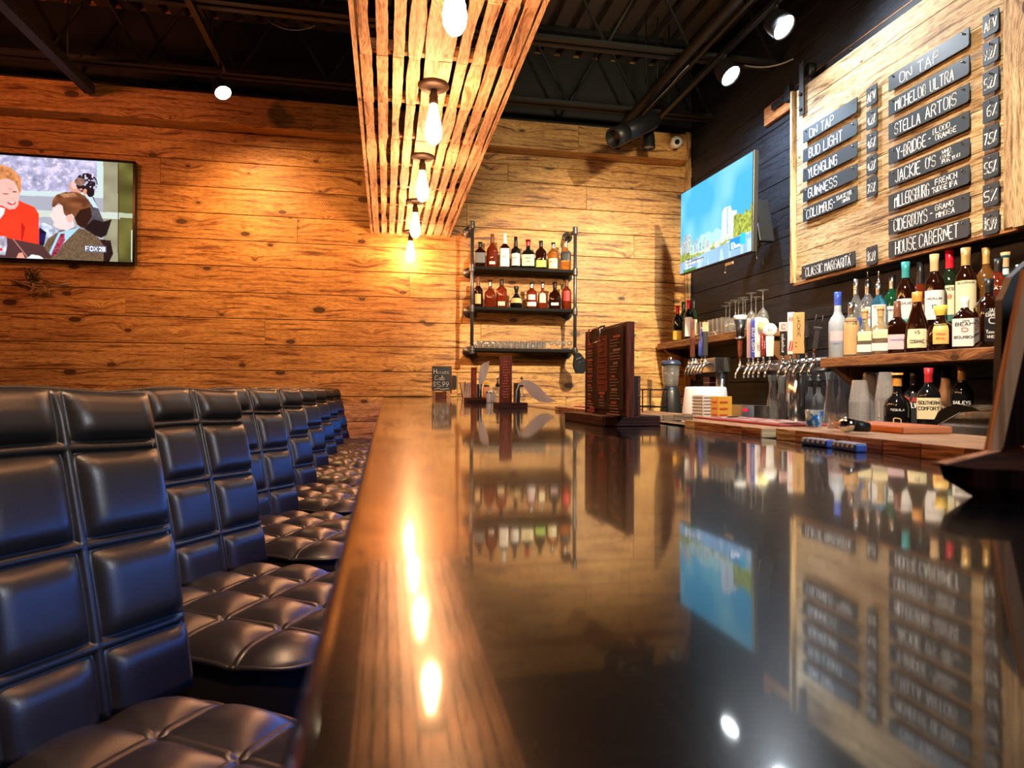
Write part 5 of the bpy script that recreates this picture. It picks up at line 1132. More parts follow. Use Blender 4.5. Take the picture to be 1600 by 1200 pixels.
def on2(x, y): return M2 @ Matrix.Translation(((x - .5) * TW2, (.5 - y) * TH2, .0018))
LG2 = plain('screen_caption_light', (.9, .9, .9), emit=(.9, .95, 1), es=1.0, var=.01)
for tx, x, y, hh, ww in (('10', .755, .905, .06, .035), ('tv.com', .80, .90, .04, .06), ('59 LIVE', .105, .877, .022, .09), ('SKY VIEW IS BAD TOURS TV', .105, .912, .022, .27), ('FOR 10', .105, .947, .020, .08)):
    lettering('screen_caption', tx, hh * TH2, ww * TW2, on2(x, y), LG2, t, pen=.0032 if hh < .03 else .007)
a = MB(); a.box((0, -TH2 * .05, -.06), (.35, .30, .05), M=M2); a.tube([M2 @ Vector((0, 0, -.05)), M2 @ Vector((0.05, 0, -(XB - cen.x) + .008))], .022, 8); a.build('wall_mount', BLKM, t)
a = MB(); a.box((TW2 * .18, -TH2 / 2 - .02, -.03), (.10, .022, .012), M=M2, bevel=.003); a.tube([M2 @ Vector((TW2 * .14, -TH2 / 2 - .01, -.03)), M2 @ Vector((TW2 * .13, -TH2 / 2 - .06, -.03))], .003, 6); a.ball(M2 @ Vector((TW2 * .13, -TH2 / 2 - .07, -.03)), .011); a.build('hanging_plug', STEEL, t)
# receiver box behind the television with a blue display
q0, q1 = onX(1188, 345, 2.40), onX(1192, 398, 2.40)
t = thing('receiver_box', 'black receiver box with a small blue display mounted behind the right television', 'receiver', (2.42, q0.y, q0.z))
a = MB(); Mr = Matrix.Rotation(R(-14), 4, 'X'); a.box((0, 0, 0), (.11, .03, .30), M=Mr, bevel=.006); a.build('box_body', BLK, t)
a = MB(); a.box((-.056, -.0, -.03), (.004, .030, .035), M=Mr); a.build('display', plain('blue_display', (.02, .02, .6), emit=(.02, .02, 1), es=3, var=.01), t)
a = MB(); a.tube([Mr @ Vector((-.055, -.020, .15)), Mr @ Vector((-.055, -.024, -.02))], .006, 8); a.build('silver_trim', STEEL, t)
a = MB()
for i in range(9): a.box((-.06, .03, .17 - i * .025), (.08, .012, .012), M=Mr)
a.build('grey_vents', pc('grey_plastic', (.22, .28, .32), .4), t)
a = MB(); a.tube([(-.05, 0, -.2), (-.06, -.02, -.26), (-.02, -.03, -.30), (.0, 0, -.24)], .005, 6); a.build('cable', BLK, t)
# ================================================================ BACK COUNTER and shelves
ZC2 = CZ - .20
t = thing('back_counter', 'dark counter along the black wall carrying the beer towers', 'counter', (2.1, 2.2, ZC2))
a = MB(); a.box((-.02, .20, -.02), (.93, 5.35, .04), bevel=.003); a.build('countertop', plain('dark_counter', (.02, .018, .017), rough=.25, var=.2), t)
a = MB(); a.box((0, .20, -.49), (.86, 5.3, .895)); a.build('cabinet', BLK, t)
# long bottle shelf
XSF = 2.20; ZSH = CZ + .162; ysl = onX(1281, 560, XSF).y
t = thing('bottle_shelf', 'thick rough timber shelf on the black wall carrying two rows of liquor bottles', 'shelf', (2.38, (ysl + .9) / 2, ZSH)); Lm = ysl - .9
a = MB(); a.box((0, 0, -.024), (.36, Lm, .047), bevel=.004, grain=1); a.build('shelf_board', W_SHELF, t)
a = MB(); P = [(XSF + .03 - 2.38, -.048), (.185, -.048), (.185, -.31)]
yb_ = Lm / 2 - .03
vs = [(x, y, z) for y in (yb_ - .05, yb_) for x, z in P]; a.add(vs, [(0, 1, 2), (5, 4, 3), (0, 3, 4, 1), (1, 4, 5, 2), (2, 5, 3, 0)]); a.build('bracket', W_SHELF, t)
a = MB(); a.box((.085, -.08, .050), (.19, Lm - .2, .10), bevel=.003, grain=1); a.build('riser', W_SHELF, t)
# wine glass shelf
yl0, yl1 = 5.06, onX(1182, 500, 2.25).y; ZG = CZ + .383
t = thing('glass_shelf', 'short rough timber shelf in the far corner holding wine bottles and upturned glasses', 'shelf', (2.40, (yl0 + yl1) / 2, ZG)); Lg = yl0 - yl1
a = MB(); a.box((0, 0, -.026), (.31, Lg, .052), bevel=.005, grain=1); a.build('shelf_board', W_SHELF, t)
for s in (1, -1):
    yb_ = s * (Lg / 2 - .06); P = [(-.12, -.054), (.155, -.054), (.155, -.31)]
    vs = [(x, y, z) for y in (yb_ - .022, yb_ + .022) for x, z in P]; a = MB(); a.add(vs, [(0, 1, 2), (5, 4, 3), (0, 3, 4, 1), (1, 4, 5, 2), (2, 5, 3, 0)]); a.build('bracket', W_SHELF, t)
GW = 'wine bottles at the far end of the glass shelf'
for u, X, h, g, cp, lb, lab in ((1058.5, 2.30, .285, 'black', 'wax', [(.04, .30, 70, 'yellow')], 'dark wine bottle with yellow label and red capsule, farthest left on the glass shelf'), (1068, 2.41, .335, 'dgreen', 'black', [(.10, .50, 60, 'grey')], 'dark wine bottle with a dark label and black capsule on the glass shelf'),
                                (1076, 2.30, .305, 'black', 'wax', [(.08, .56, 45, 'white')], 'wine bottle with a white label and red capsule on the glass shelf'), (1084, 2.40, .335, 'dgreen', 'black', [(.12, .5, 40, 'cream')], 'dark green wine bottle, rightmost of the four beside the upturned glasses')):
    p = onX(u, 520, X); bottle('wine_bottle', lab, (X, min(p.y, 5.0), ZG), h, .038, 'wine', g, cp, lb, group=GW)
def wine_glass(label, loc, h=.2, r=.038, group='upturned stemmed glasses on the glass shelf'):
    t = thing('wine_glass', label, 'glass', loc, 0, group)
    a = MB(); a.lathe([(r * .86, 0), (r, h * .16), (r * .98, h * .28), (r * .72, h * .42), (r * .2, h * .52), (.0035, h * .56), (.0032, h * .93), (r * .3, h * .975), (r * .95, h * .99), (r * .95, h), (1e-5, h)], n=20, cap=False)
    a.lathe([(r * .82, 0), (r * .95, h * .16), (r * .93, h * .28), (r * .66, h * .41), (1e-5, h * .52)], n=20, cap=False); a.build('glass_bowl', CLEAR, t); return t
GTm = 'clear tumblers behind the tap handles on the glass shelf'
for i, u in enumerate((1093, 1098, 1103, 1108, 1113, 1118, 1122, 1096, 1101, 1106, 1111, 1116)):
    X = 2.298 if i < 7 else 2.385; p = onX(u, 520, X)
    shot_glass('tumbler', 'clear tumbler in the %s row beside the wine bottles, %s counting from them' % (('front', ORD[i]) if i < 7 else ('rear', ORD[i - 7])), (X, spread('g%.1f' % (X > 2.34), min(p.y, 4.7), .029, .002), ZG), .115, .029, GTm, taper=.85)
wg = [(1126, 2.30, .21), (1134.5, 2.36, .215), (1144, 2.30, .215), (1154, 2.36, .22), (1161, 2.29, .22), (1164.5, 2.40, .225), (1174, 2.29, .235), (1181, 2.38, .225), (1192, 2.30, .235)]
for i, (u, X, h) in enumerate(wg):
    X = 2.385 if X > 2.33 else 2.298
    p = onX(u, 505, X); lab = 'upturned wine glass on the glass shelf, ' + ('first', 'second', 'third', 'fourth', 'fifth', 'sixth', 'seventh', 'eighth', 'last')[i] + ' stem counting from the tumblers'
    wine_glass(lab, (X, spread('g%.1f' % (X > 2.34), p.y, .036, .002), ZG), h, .036)
# ---------------------------------------------------------------- bottles on the long shelf
ZF = ZSH; ZR = ZSH + .10
def front(u, X=2.255): return (X, onX(u, 540, X).y, ZF)
BKN = [0]
FTOP = {1309: 457, 1328: 474, 1351: 484, 1376: 480, 1402: 471, 1433: 457, 1467: 478, 1499: 466, 1536: 438}
BTOP = {1338: 437, 1356: 422, 1373: 424, 1394: 432, 1415: 410, 1438: 410, 1460: 398, 1484: 392, 1509: 388, 1541: 388, 1560: 405, 1571: 395, 1594: 414}
def back(u):
    BKN[0] += 1; X = 2.385 if BKN[0] % 2 else 2.482; return (X, onX(u, 480, X).y, ZR)
GF = 'front row of liquor bottles on the long timber shelf'; GB = 'back row of liquor bottles on the long timber shelf'
def fb(name, u, h, r, shp, g, cp, lb, lab, tx=(), sq=0, turn=0, **k): p_ = front(u); rq = r * (1.3 if sq > .9 else 1.26 if sq >= .6 else 1.17); p_ = (p_[0], spread('front', p_[1], rq, .002), p_[2]); return bottle(name, lab, p_, onX(u, FTOP[u], 2.255).z - ZF, r, shp, g, cp, lb, sq=sq, turn=turn, group=GF, texts=tx, **k)
fb('vodka_bottle', 1309, .315, .043, 'goose', 'frost', 'blue', [(.25, .40, 50, 'pink')], 'frosted vodka bottle with a blue cap, leftmost in the front row', [('GREY', .20, .02, .04, 'b')], neck=(.83, .97, 'blue'))
fb('vodka_bottle', 1328, .205, .038, 'std', 'gold', 'silver', [(.04, .72, 60, 'tan')], 'short bottle with a tan paper label beside the frosted vodka', [('TITOS', .60, .05, .05, 'k')])
fb('tequila_bottle', 1351, .245, .036, 'squat', 'gold', 'cork', [(.08, .24, 45, 'white'), (.32, .52, 40, 'cream')], 'pale gold tequila bottle with pinkish top, left of two alike in the front row', sq=.6)
fb('tequila_bottle', 1376, .250, .038, 'squat', 'gold', 'cork', [(.08, .24, 45, 'white'), (.34, .52, 40, 'cream')], 'wider pale gold tequila bottle with cork, right of two alike in the front row', sq=.6)
fb('whiskey_bottle', 1402, .262, .037, 'longneck', 'dark', 'brown', [(.08, .36, 50, 'pink')], 'dark bottle with a pale pink label and brown neck in the front row', [('MAKERS', .24, .03, .045, 'b')], sq=.5)
fb('cognac_bottle', 1433, .300, .050, 'cone', 'dark', 'orange', [(.07, .38, 46, 'cream')], 'cognac bottle with a long orange capsule and a cream label in the front row', [('VS', .30, .05, .02, 'k'), ('COGNAC', .15, .05, .05, 'k')])
fb('whisky_bottle', 1467, .235, .051, 'crown', 'dark', 'yellow', [(.14, .58, 32, 'gold')], 'round shouldered dark whisky bottle with an oval orange gold label in the front row', [('CROWN', .33, .04, .03, 'r'), ('ROYAL', .24, .04, .03, 'r')])
fb('bourbon_bottle', 1499, .262, .040, 'std', 'dark', 'white', [(.05, .58, 60, 'white')], 'square bourbon bottle with a large white label and a red seal in the front row', [('JIM', .50, .05, .025, 'k'), ('BEAM', .44, .06, .05, 'k'), ('O', .33, .07, .018, 'r'), ('BOURBON', .20, .045, .055, 'k')], sq=.7)
fb('whiskey_bottle', 1536, .262, .040, 'std', 'dark', 'black', [(.08, .56, 38, 'black')], 'square whiskey bottle with black label and black cap, right end of the front row', [("JACK", .50, .055, .035, 'w'), ('DANIELS', .44, .05, .045, 'w'), ('O', .34, .08, .03, 'w'), ('Tennessee', .20, .045, .045, 'w'), ('WHISKEY', .13, .04, .04, 'w')], sq=.95, turn=22)
bb = [('vodka_bottle', 1338, .285, .040, 'tallneck', 'clear', 'silver', [(.10, .35, 50, 'blue')], 'clear vodka bottle with grey cap and blue print at the left of the back row', [], {}),
 ('vodka_bottle', 1356, .305, .045, 'std', 'clear', 'silver', [(.10, .56, 50, 'white')], 'clear vodka bottle with a large white label and a pourer in the back row', [('KETEL', .42, .035, .05, 'k'), ('ONE', .36, .04, .03, 'r')], {'spout': True}),
 ('gin_bottle', 1373, .290, .036, 'std', 'blue', 'silver', [(.10, .60, 55, 'white')], 'gin bottle with a pale arched label and a pourer in the back row', [('BOMBAY', .54, .03, .04, 'r')], {'spout': True}),
 ('gin_bottle', 1394, .320, .043, 'std', 'green', 'silver', [(.12, .50, 55, 'white')], 'green gin bottle with a silver screw cap and a white label in the back row', [('TANQUERAY', .42, .03, .06, 'k')], {'sq': .3}),
 ('whisky_bottle', 1415, .375, .041, 'wine', 'dark', 'teal', [(.20, .48, 60, 'white'), (.10, .20, 60, 'teal')], 'whisky bottle with a teal capsule and a white label in the back row', [('GLENLIVET', .40, .03, .06, 'k')], {}),
 ('whisky_bottle', 1438, .372, .040, 'longneck', 'red', 'black', [(.10, .40, 50, 'tan')], 'red brown whisky bottle with a dark shiny neck in the back row', [], {'sq': .5}),
 ('whisky_bottle', 1460, .395, .045, 'wine', 'dark', 'cork', [(.14, .52, 60, 'white')], 'whisky bottle with a cream capsule and a tall white label in the back row', [('MACALLAN', .40, .028, .055, 'k'), ('12', .28, .05, .018, 'k')], {'neck': (.78, .96, 'cream')}),
 ('whiskey_bottle', 1484, .405, .047, 'wine', 'dgreen', 'wax', [(.20, .56, 60, 'cream'), (.12, .20, 60, 'dgreen')], 'dark green whiskey bottle with a red cap and a cream label in the back row', [('JAMESON', .50, .032, .07, 'k'), ('B', .40, .045, .012, 'r')], {'neck': (.80, .90, 'dgreen')}),
 ('whisky_bottle', 1509, .412, .049, 'wine', 'dark', 'gold', [(.12, .58, 60, 'cream')], 'tall whisky bottle with a red seven on its white neck label in the back row', [("SEAGRAMS", .54, .022, .06, 'k'), ('7', .86, .045, .012, 'r')], {'neck': (.80, .93, 'white')}),
 ('rum_bottle', 1541, .405, .054, 'std', 'orange', 'gold', [(.10, .30, 40, 'cream')], 'wide amber rum bottle with a glass stopper in the back row', [], {'sq': .4}),
 ('vodka_bottle', 1560, .365, .040, 'std', 'red', 'black', [(.05, .25, 60, 'blue')], 'dark bottle with a blue foot label and white print in the back row', [('RAZZ', .52, .04, .06, 'w')], {}),
 ('tequila_bottle', 1571, .390, .042, 'squat', 'blue', 'cork', [(.70, .78, 60, 'white')], 'blue tinted tequila bottle with a round cork stopper at the right of the back row', [], {}),
 ('tequila_bottle', 1594, .385, .046, 'std', 'clear', 'silver', [(.62, .85, 70, 'blue')], 'tequila bottle with a bright blue label reading 1800 at the right edge of the picture', [('1800', .70, .05, .05, 'w')], {})]
for name, u, h, r, shp, g, cp, lb, lab, tx, kw in bb:
    pb = back(u); rr_ = min(r, .040 if u < 1530 else .037); hb_ = onX(u, BTOP[u], pb[0]).z - ZR - (.064 if kw.get('spout') else 0); pb = (pb[0], spread('back%.2f' % pb[0], pb[1], rr_ * (1.13 if kw.get('sq') else 1)), pb[2]); bottle(name, lab, pb, hb_, rr_, shp, g, cp, lb, group=GB, texts=tx, **kw)
# ---------------------------------------------------------------- under the shelf
def ctr(u, X): return (X, onX(u, 640, X).y, ZC2)
GU = 'liquor bottles on the back counter under the shelf'
for name, u, X, h, r, shp, g, cp, lb, lab, tx, kw in (
    ('rum_bottle', 1402, 2.105, .270, .050, 'squat', 'black', 'orange', [(.06, .12, 40, 'black')], 'black bottle with an orange capsule and a round gold emblem under the shelf', [('O', .22, .09, .026, 'g'), ('TEQUILA', .42, .03, .05, 'w')], {}),
    ('whisky_bottle', 1428, 2.30, .285, .041, 'std', 'black', 'black', [(.08, .66, 60, 'black')], 'black square whisky bottle with red and white letters under the shelf', [('BLACK', .52, .07, .055, 'r'), ('VELVET', .43, .07, .055, 'w')], {'sq': .7}),
    ('liqueur_bottle', 1451, 2.20, .290, .042, 'std', 'black', 'red', [(.28, .58, 50, 'cream'), (.10, .20, 50, 'tan')], 'dark bottle with a red cap and a cream label with black letters under the shelf', [('SOUTHERN', .49, .045, .06, 'k'), ('COMFORT', .41, .045, .06, 'k'), ('D', .13, .04, .012, 'r')], {'sq': .4}),
    ('rum_bottle', 1478, 2.36, .300, .048, 'cone', 'cream', 'black', [], 'cream coloured coconut rum bottle with a black cap under the shelf', [('MALIBU', .36, .06, .07, 'k')], {}),
    ('liqueur_bottle', 1503, 2.30, .300, .040, 'std', 'black', 'gold', [(.30, .38, 50, 'tan')], 'black liqueur bottle with a copper coloured neck under the shelf', [('BAILEYS', .48, .04, .06, 'w')], {'neck': (.80, .95, 'gold')})):
    bottle(name, lab, ctr(u, X), h, r, shp, g, cp, lb, group=GU, texts=tx, **kw)
PLC = thin_glass('clear_plastic', (.86, .84, .83), milk=.22); 
for u, X, h, lab in ((1343, 2.17, .245, 'shortest stack of clear plastic cups, left of the three'), (1360, 2.32, .285, 'stack of clear plastic cups in the middle of the three'), (1385, 2.215, .280, 'stack of clear plastic cups right of the three, beside the dark bottles')):
    t = thing('cup_stack', lab, 'plastic cups', ctr(u, X), 0, 'stacks of plastic cups on the back counter'); a = MB(); n = int(h * .62 / .0065); r1, r0 = .046, .031
    prof = []
    for i in range(n): z = .0065 * i; prof += [(r1, z), (r1 + .0012, z + .002), (r1 - .001, z + .0035)]
    prof += [(r1 - .001, .0065 * n), (r0, h), (1e-5, h)]; a.lathe(prof, n=24, cap=False, smooth=False); a.build('stacked_cups', PLC, t)
for u, X, h, r, lab in ((1207, 2.34, .29, .042, 'tall clear glass carafe, left one of the pair left of the chrome tap column'), (1221, 2.47, .29, .042, 'tall clear glass carafe, right one of the pair left of the chrome tap column'), (1297, 2.375, .30, .042, 'tall clear glass carafe right of the two bottles with pourers'), (1316, 2.475, .30, .042, 'tall clear glass carafe half hidden behind the shelf bracket')):
    t = thing('glass_carafe', lab, 'carafe', (X, onX(u, 640, X).y, ZC2), 0, 'clear carafes on the back counter')
    prof, _ = SHP['carafe']; P = [(q * r, z * h) for z, q in prof]; a = MB(); a.lathe(P, n=24, cap=False); a.lathe([(max(q - .0022, 1e-5), z + .003 * (z < .01)) for q, z in P], n=24, cap=False); a.lathe([(1e-5, 0), (P[0][0], 0)], n=24, cap=False); a.build('glass_body', CLEAR, t)
for u, lab, xm in ((1266, 'clear bottle with a chrome pourer on the back counter, left of two', 2.40), (1279, 'clear bottle with a chrome pourer on the back counter, right of two', 2.485)):
    bottle('mixer_bottle', lab, (xm, onX(u, 640, xm).y, ZC2), .27, .036, 'squat', 'clear', 'black', [], group='clear bottles with pourers', spout=True)
# little glasses on the slabs
p = (.61, onZ(1272, 664, BAR + .017).y, BAR + .0135); p = (onZ(1272, 665, BAR + .015).x, onZ(1272, 665, BAR + .015).y, BAR + .0142)
t = thing('shot_glass', 'small frosted shot glass with a blue fish pattern on the service side', 'glass', p)
a = MB(); a.lathe([(.0105, 0), (.0125, .024), (.0115, .024), (.0095, .004), (1e-5, .004)], n=20, cap=False); a.lathe([(1e-5, 0), (.0105, 0)], n=20, cap=False); 
m, nt, b, N, L = nm('blue_pattern_glass'); tc = N.new('ShaderNodeTexCoord'); n_ = N.new('ShaderNodeTexNoise'); n_.inputs['Scale'].default_value = 90; L.new(tc.outputs['Object'], n_.inputs['Vector']); r_ = N.new('ShaderNodeValToRGB'); r_.color_ramp.elements[0].position = .48; r_.color_ramp.elements[0].color = (.03, .20, .62, 1); r_.color_ramp.elements[1].position = .53; r_.color_ramp.elements[1].color = (.45, .62, .60, 1); L.new(n_.outputs['Fac'], r_.inputs[0]); L.new(r_.outputs[0], b.inputs['Base Color']); S(b, 'Roughness', .2); S(b, 'Transmission Weight', .2)
a.build('glass_body', m, t)
q = onZ(1309, 671, BAR + .017); shot_glass('upturned_glass', 'small upturned clear glass on the orange board', (q.x, q.y, BAR + .0175), .021, .013, None, inv=True)
q = onZ(1328, 671, BAR + .02); t = thing('bar_strainer', 'round chrome jigger with a dark end lying beside the upturned glass', 'bar tool', (q.x, q.y, BAR + .0255)); a = MB(); a.ball((-.004, 0, 0), .0095, n=20); a.build('chrome_bowl', CHROME, t); a = MB(); a.tube([(.0, 0, 0), (.022, -.004, -.003)], [.008, .006], 12); a.build('dark_end', BLKM, t)
for k, (u, v, ang, lab) in enumerate(((1297, 692, 20, 'little blue and white striped packet at the bar edge, left one of the pair'), (1314, 694, 12, 'little blue and white striped packet at the bar edge, right one of the pair'))):
    q = onZ(1300, 692, BAR + .004); t = thing('bottle_cap_strip', lab, 'packet', (.508, q.y - .052 * k, BAR + .0046), R(90 + (4, -5)[k])); a = MB(); a.box((0, 0, 0), (.044, .014, .009), bevel=.002); a.build('packet_body', LB['blue'], t)
    a = MB()
    for i in range(5): a.box((-.017 + i * .0085, 0, .0036), (.0042, .0146, .0024)); a.box((-.017 + i * .0085, -.007, .002), (.0042, .001, .004)); a.box((-.017 + i * .0085, .007, .002), (.0042, .001, .004))
    a.build('white_stripes', WHITE, t)
# ---------------------------------------------------------------- beer towers
XT = 2.26
FAU = []
def upx(p): q = CM.to_3x3().transposed() @ (Vector(p) - CP); return 800 + 1000 * q.x / -q.z
def faucet(par, o, handle_len=0):
    FAU.append(Vector(par.location) + Vector((o[0] - .045, o[1], o[2] + .036)))
    """faucet on the -x side at local o"""
    x, y, z = o
    a = MB(); a.tube([(x, y, z), (x - .045, y, z)], .010, 10); a.tube([(x - .045, y, z - .018), (x - .045, y, z + .022)], .011, 10); a.tube([(x - .045, y, z + .02), (x - .045, y, z + .036)], .006, 8)
    a.tube([(x - .040, y, z - .006), (x - .062, y, z - .022), (x - .074, y, z - .05), (x - .078, y, z - .075)], [.011, .0095, .008, .0075], 10); a.build('faucet', CHROME, par)
yR0, yR1 = ysl + .012, onX(1158, 577, XT).y; zR = onX(1215, 573.5, XT).z
t = thing('beer_tower', 'long chrome beer tower with a horizontal pipe and row of taps on a column', 'beer tower', (XT, (yR0 + yR1) / 2, ZC2)); cy = (yR0 + yR1) / 2
a = MB(); a.tube([(0, yR0 - cy, zR - ZC2), (0, yR1 - .10 - cy, zR - ZC2)], .040, 24); a.build('cross_pipe', STEEL, t)
yc = onX(1236, 640, XT).y - cy; a = MB(); a.tube([(.03, yc, 0), (.03, yc, zR - ZC2)], .052, 28); a.lathe([(.07, 0), (.07, .012), (.045, .018)], (.03, yc, 0), n=28); a.build('column', STEEL, t)

fus = [1170, 1177, 1184.5, 1193, 1203, 1224, 1236, 1248, 1260, 1272]
for u in fus + [1156.5]:
    yy = onX(u, 572, XT - .075).y; faucet(t, (-.03, yy - cy, zR - ZC2 + .012))
    if u == 1156.5: a = MB(); a.tube([(-.04, yy - cy, zR - ZC2 + .010), (-.03, yR1 - .12 - cy, zR - ZC2 + .01)], .006, 8); a.build('side_arm', CHROME, t)
def handle(label, u, v0, v1, kind, c1, X=XT - .075, texts=(), tilt=0, w=.03, d=.025, c2=None, base=None):
    w *= 1.2; d *= 1.15
    """tap handle standing between pixel rows v0 (top) and v1 (bottom)"""
    f_ = min(FAU, key=lambda q: abs(upx(q) - u)); FAU.remove(f_); lo = f_ + Vector((0, 0, .0125 + max(0, onX(u, v1, f_.x).z - f_.z - .04))); h = onX(u, v0, f_.x).z - lo.z; t = thing('tap_handle', label, 'tap handle', lo, face_rz(lo), 'beer tap handles'); Mt = Matrix.Rotation(R(tilt), 4, 'X')
    def bx(z0, z1, w_, d_, mat, nme, bev=.003, g=2, xo=0): a = MB(); a.box((xo, 0, (z0 + z1) / 2 * h), (d_, w_, (z1 - z0) * h), M=Mt, bevel=bev, grain=g); return a.build(nme, mat, t)
    def la(P, mat, nme, sx=1.0): a = MB(); a.lathe([(max(r_ * w, 1e-5), z * h) for r_, z in P], n=24, M=Mt @ Matrix.Diagonal((sx, 1, 1, 1))); return a.build(nme, mat, t)
    if kind == 'slab': bx(0, 1, w, d, c1, 'handle_body')
    elif kind == 'slabtop': bx(0, .74, w * .8, d, c1, 'handle_body'); bx(.72, 1, w, d * 1.1, c2, 'handle_top')
    elif kind == 'bottle': la([(.42, 0), (.5, .03), (.5, .42), (.32, .60), (.2, .72), (.17, .94)], c1, 'handle_body'); la([(.2, .94), (.2, 1)], WHITE, 'cap')
    elif kind == 'pint': la([(.15, 0), (.2, .10), (.26, .42), (.28, .45)], c2, 'wooden_grip'); la([(.44, .45), (.44, .50)], STEEL, 'collar'); la([(.34, .50), (.36, .62), (.52, .90)], c1, 'handle_body'); la([(.53, .90), (.54, 1.0)], WHITE, 'foam_top')
    elif kind == 'disc':
        la([(.10, 0), (.20, .05), (.16, .12), (.30, .16), (.34, .20), (.34, .52), (.22, .60)], c1, 'handle_body'); a = MB(); a.lathe([(1e-5, -.006), (w * .56, -.006), (w * .56, .006), (1e-5, .006)], n=32, M=Mt @ Matrix.Translation((0, 0, h * .80)) @ Matrix.Rotation(PI / 2, 4, 'Y') @ Matrix.Diagonal((1.25, 1, 1, 1)), cap=False); a.build('round_badge', c2, t)
    elif kind == 'paddle':
        a = MB(); a.prism([(-.30 * w, 0), (.30 * w, 0), (.36 * w, .60 * h), (-.36 * w, .60 * h)], -d / 2, d / 2, M=Mt @ frame((0, 0, 0), (0, 1, 0), (1, 0, 0)))
        a.lathe([(1e-5, -d / 2), (w * .58, -d / 2), (w * .62, 0), (w * .58, d / 2), (1e-5, d / 2)], n=32, M=Mt @ Matrix.Translation((0, 0, h * .80)) @ Matrix.Rotation(PI / 2, 4, 'Y'), cap=False); a.build('handle_body', c1, t)
        a = MB(); ls, W__ = strokes('&@8', .02, .022); a.ribbon([[(x - .011, y - .010) for x, y in l] for l in ls], .002, flatmap(Mt @ frame((d / 2 + .0008, 0, h * .80), (0, 1, 0), (1, 0, 0)))); a.build('badge_print', INK, t)
    elif kind == 'fork':
        la([(.16, 0), (.22, .08), (.16, .12)], c2 or W_RED, 'foot'); bx(.10, .62, w * .62, d * .7, c1, 'handle_body', .002); bx(.60, .68, w, d * .9, c1, 'cross_bar', .002)
        for s in (-1, 1): a = MB(); a.tube([Mt @ Vector((0, s * w * .28, .66 * h)), Mt @ Vector((0, s * w * .42, .85 * h)), Mt @ Vector((0, s * w * .36, 1.0 * h))], .0035, 8); a.build('prong', c1, t)
    elif kind == 'blade':
        la([(.10, 0), (.16, .1), (.12, .4), (.3, .44), (.3, .50)], c1, 'handle_body'); a = MB(); a.add([(0.003, -.012, .5 * h), (0.003, .012, .5 * h), (0, .010, .85 * h), (0, 0, h), (0, -.008, .85 * h), (-.003, -.012, .5 * h), (-.003, .012, .5 * h)], [(0, 1, 2, 3, 4), (6, 5, 4, 3, 2), (0, 5, 6, 1)], M=Mt); a.build('steel_blade', BLKM, t)
    a = MB(); a.tube([(0, 0, f_.z - lo.z + .0002), (0, 0, .002)], .0055, 10); a.build('ferrule', CHROME, t)
    for tx, zc, hh, ww, ink, vert in texts:
        a = MB(); ls, W__ = strokes(tx, hh, ww)
        fr = frame((d / 2 + .001 + (.001 if kind == 'slabtop' else 0), 0, zc * h), (0, 0, -1) if vert else (0, 1, 0), (1, 0, 0)); a.ribbon([[(x - W__ / 2, y - hh / 2) for x, y in l] for l in ls], hh * .17, flatmap(Mt @ fr)); a.build('handle_lettering', INKM[ink], t)
BLU = pc('blue_handle', (.05, .08, .40), .3); HR = pc('dark_red_handle', (.32, .03, .02), .35); CB = pc('light_wood_handle', (.60, .36, .13), .5)
handle('black pint shaped handle with white foam top and wooden grip, leftmost on the long tower', 1157, 493, 571, 'pint', BLK, w=.058, c2=W_RED, X=XT - .05)
handle('slim round handle with a pink and silver side, first on the long pipe', 1170, 498, 574, 'slab', pc('rose_silver', (.55, .35, .36), .3, metal=.5), w=.020, d=.03)
handle('handle with white letters on blue, second on the long pipe', 1177, 499, 566, 'slab', BLU, w=.022, texts=[('BUD LIGHT', .45, .014, .15, 'w', True)])
handle('flat white handle with small red print on a blue foot', 1184.5, 496, 558, 'slab', WHITE, w=.030, d=.016, texts=[('LIGHT', .25, .012, .05, 'k', True), ('ULTRA', .5, .006, .03, 'r', False)]); 
handle('dark red handle with a round yellow badge and the word lager', 1193, 494, 568, 'disc', HR, w=.046, d=.03, c2=pc('pale_yellow', (.72, .68, .28), .5), texts=[('LAGER', .36, .013, .075, 'w', True)], X=XT - .085)
handle('white paddle handle with a round printed head', 1203, 505, 567, 'paddle', WHITE, w=.052, d=.018)
handle('black handle with a white block on top with a red letter and the word columbus', 1224, 504, 565, 'slabtop', BLK, w=.038, d=.028, c2=pc('pinkish_white', (.72, .55, .54), .4), texts=[('columbus', .36, .016, .10, 'w', True), ('C', .86, .026, .018, 'r', False)])
handle('white and rust handle with a red emblem at the top', 1237, 488, 566, 'slab', WHITE, w=.030, d=.02, texts=[('8', .84, .02, .02, 'r', False), ('//', .2, .05, .02, 'r', False)])
handle("light wooden handle with burnt letters and two black dots", 1250.5, 488, 550, 'slab', CB, w=.048, d=.028, tilt=0, texts=[("JACKIE", .66, .014, .11, 'k', True), ('..', .22, .03, .02, 'k', True)], X=XT - .08)
handle('black handle with a thin shining blade shape, last but one on the long pipe', 1262, 498, 568, 'blade', BLKM, w=.03)
handle('dark grey fork shaped handle, last on the long pipe beside the timber shelf', 1272, 492, 562, 'fork', pc('gunmetal', (.045, .045, .05), .35, metal=.4), w=.034, tilt=-8)
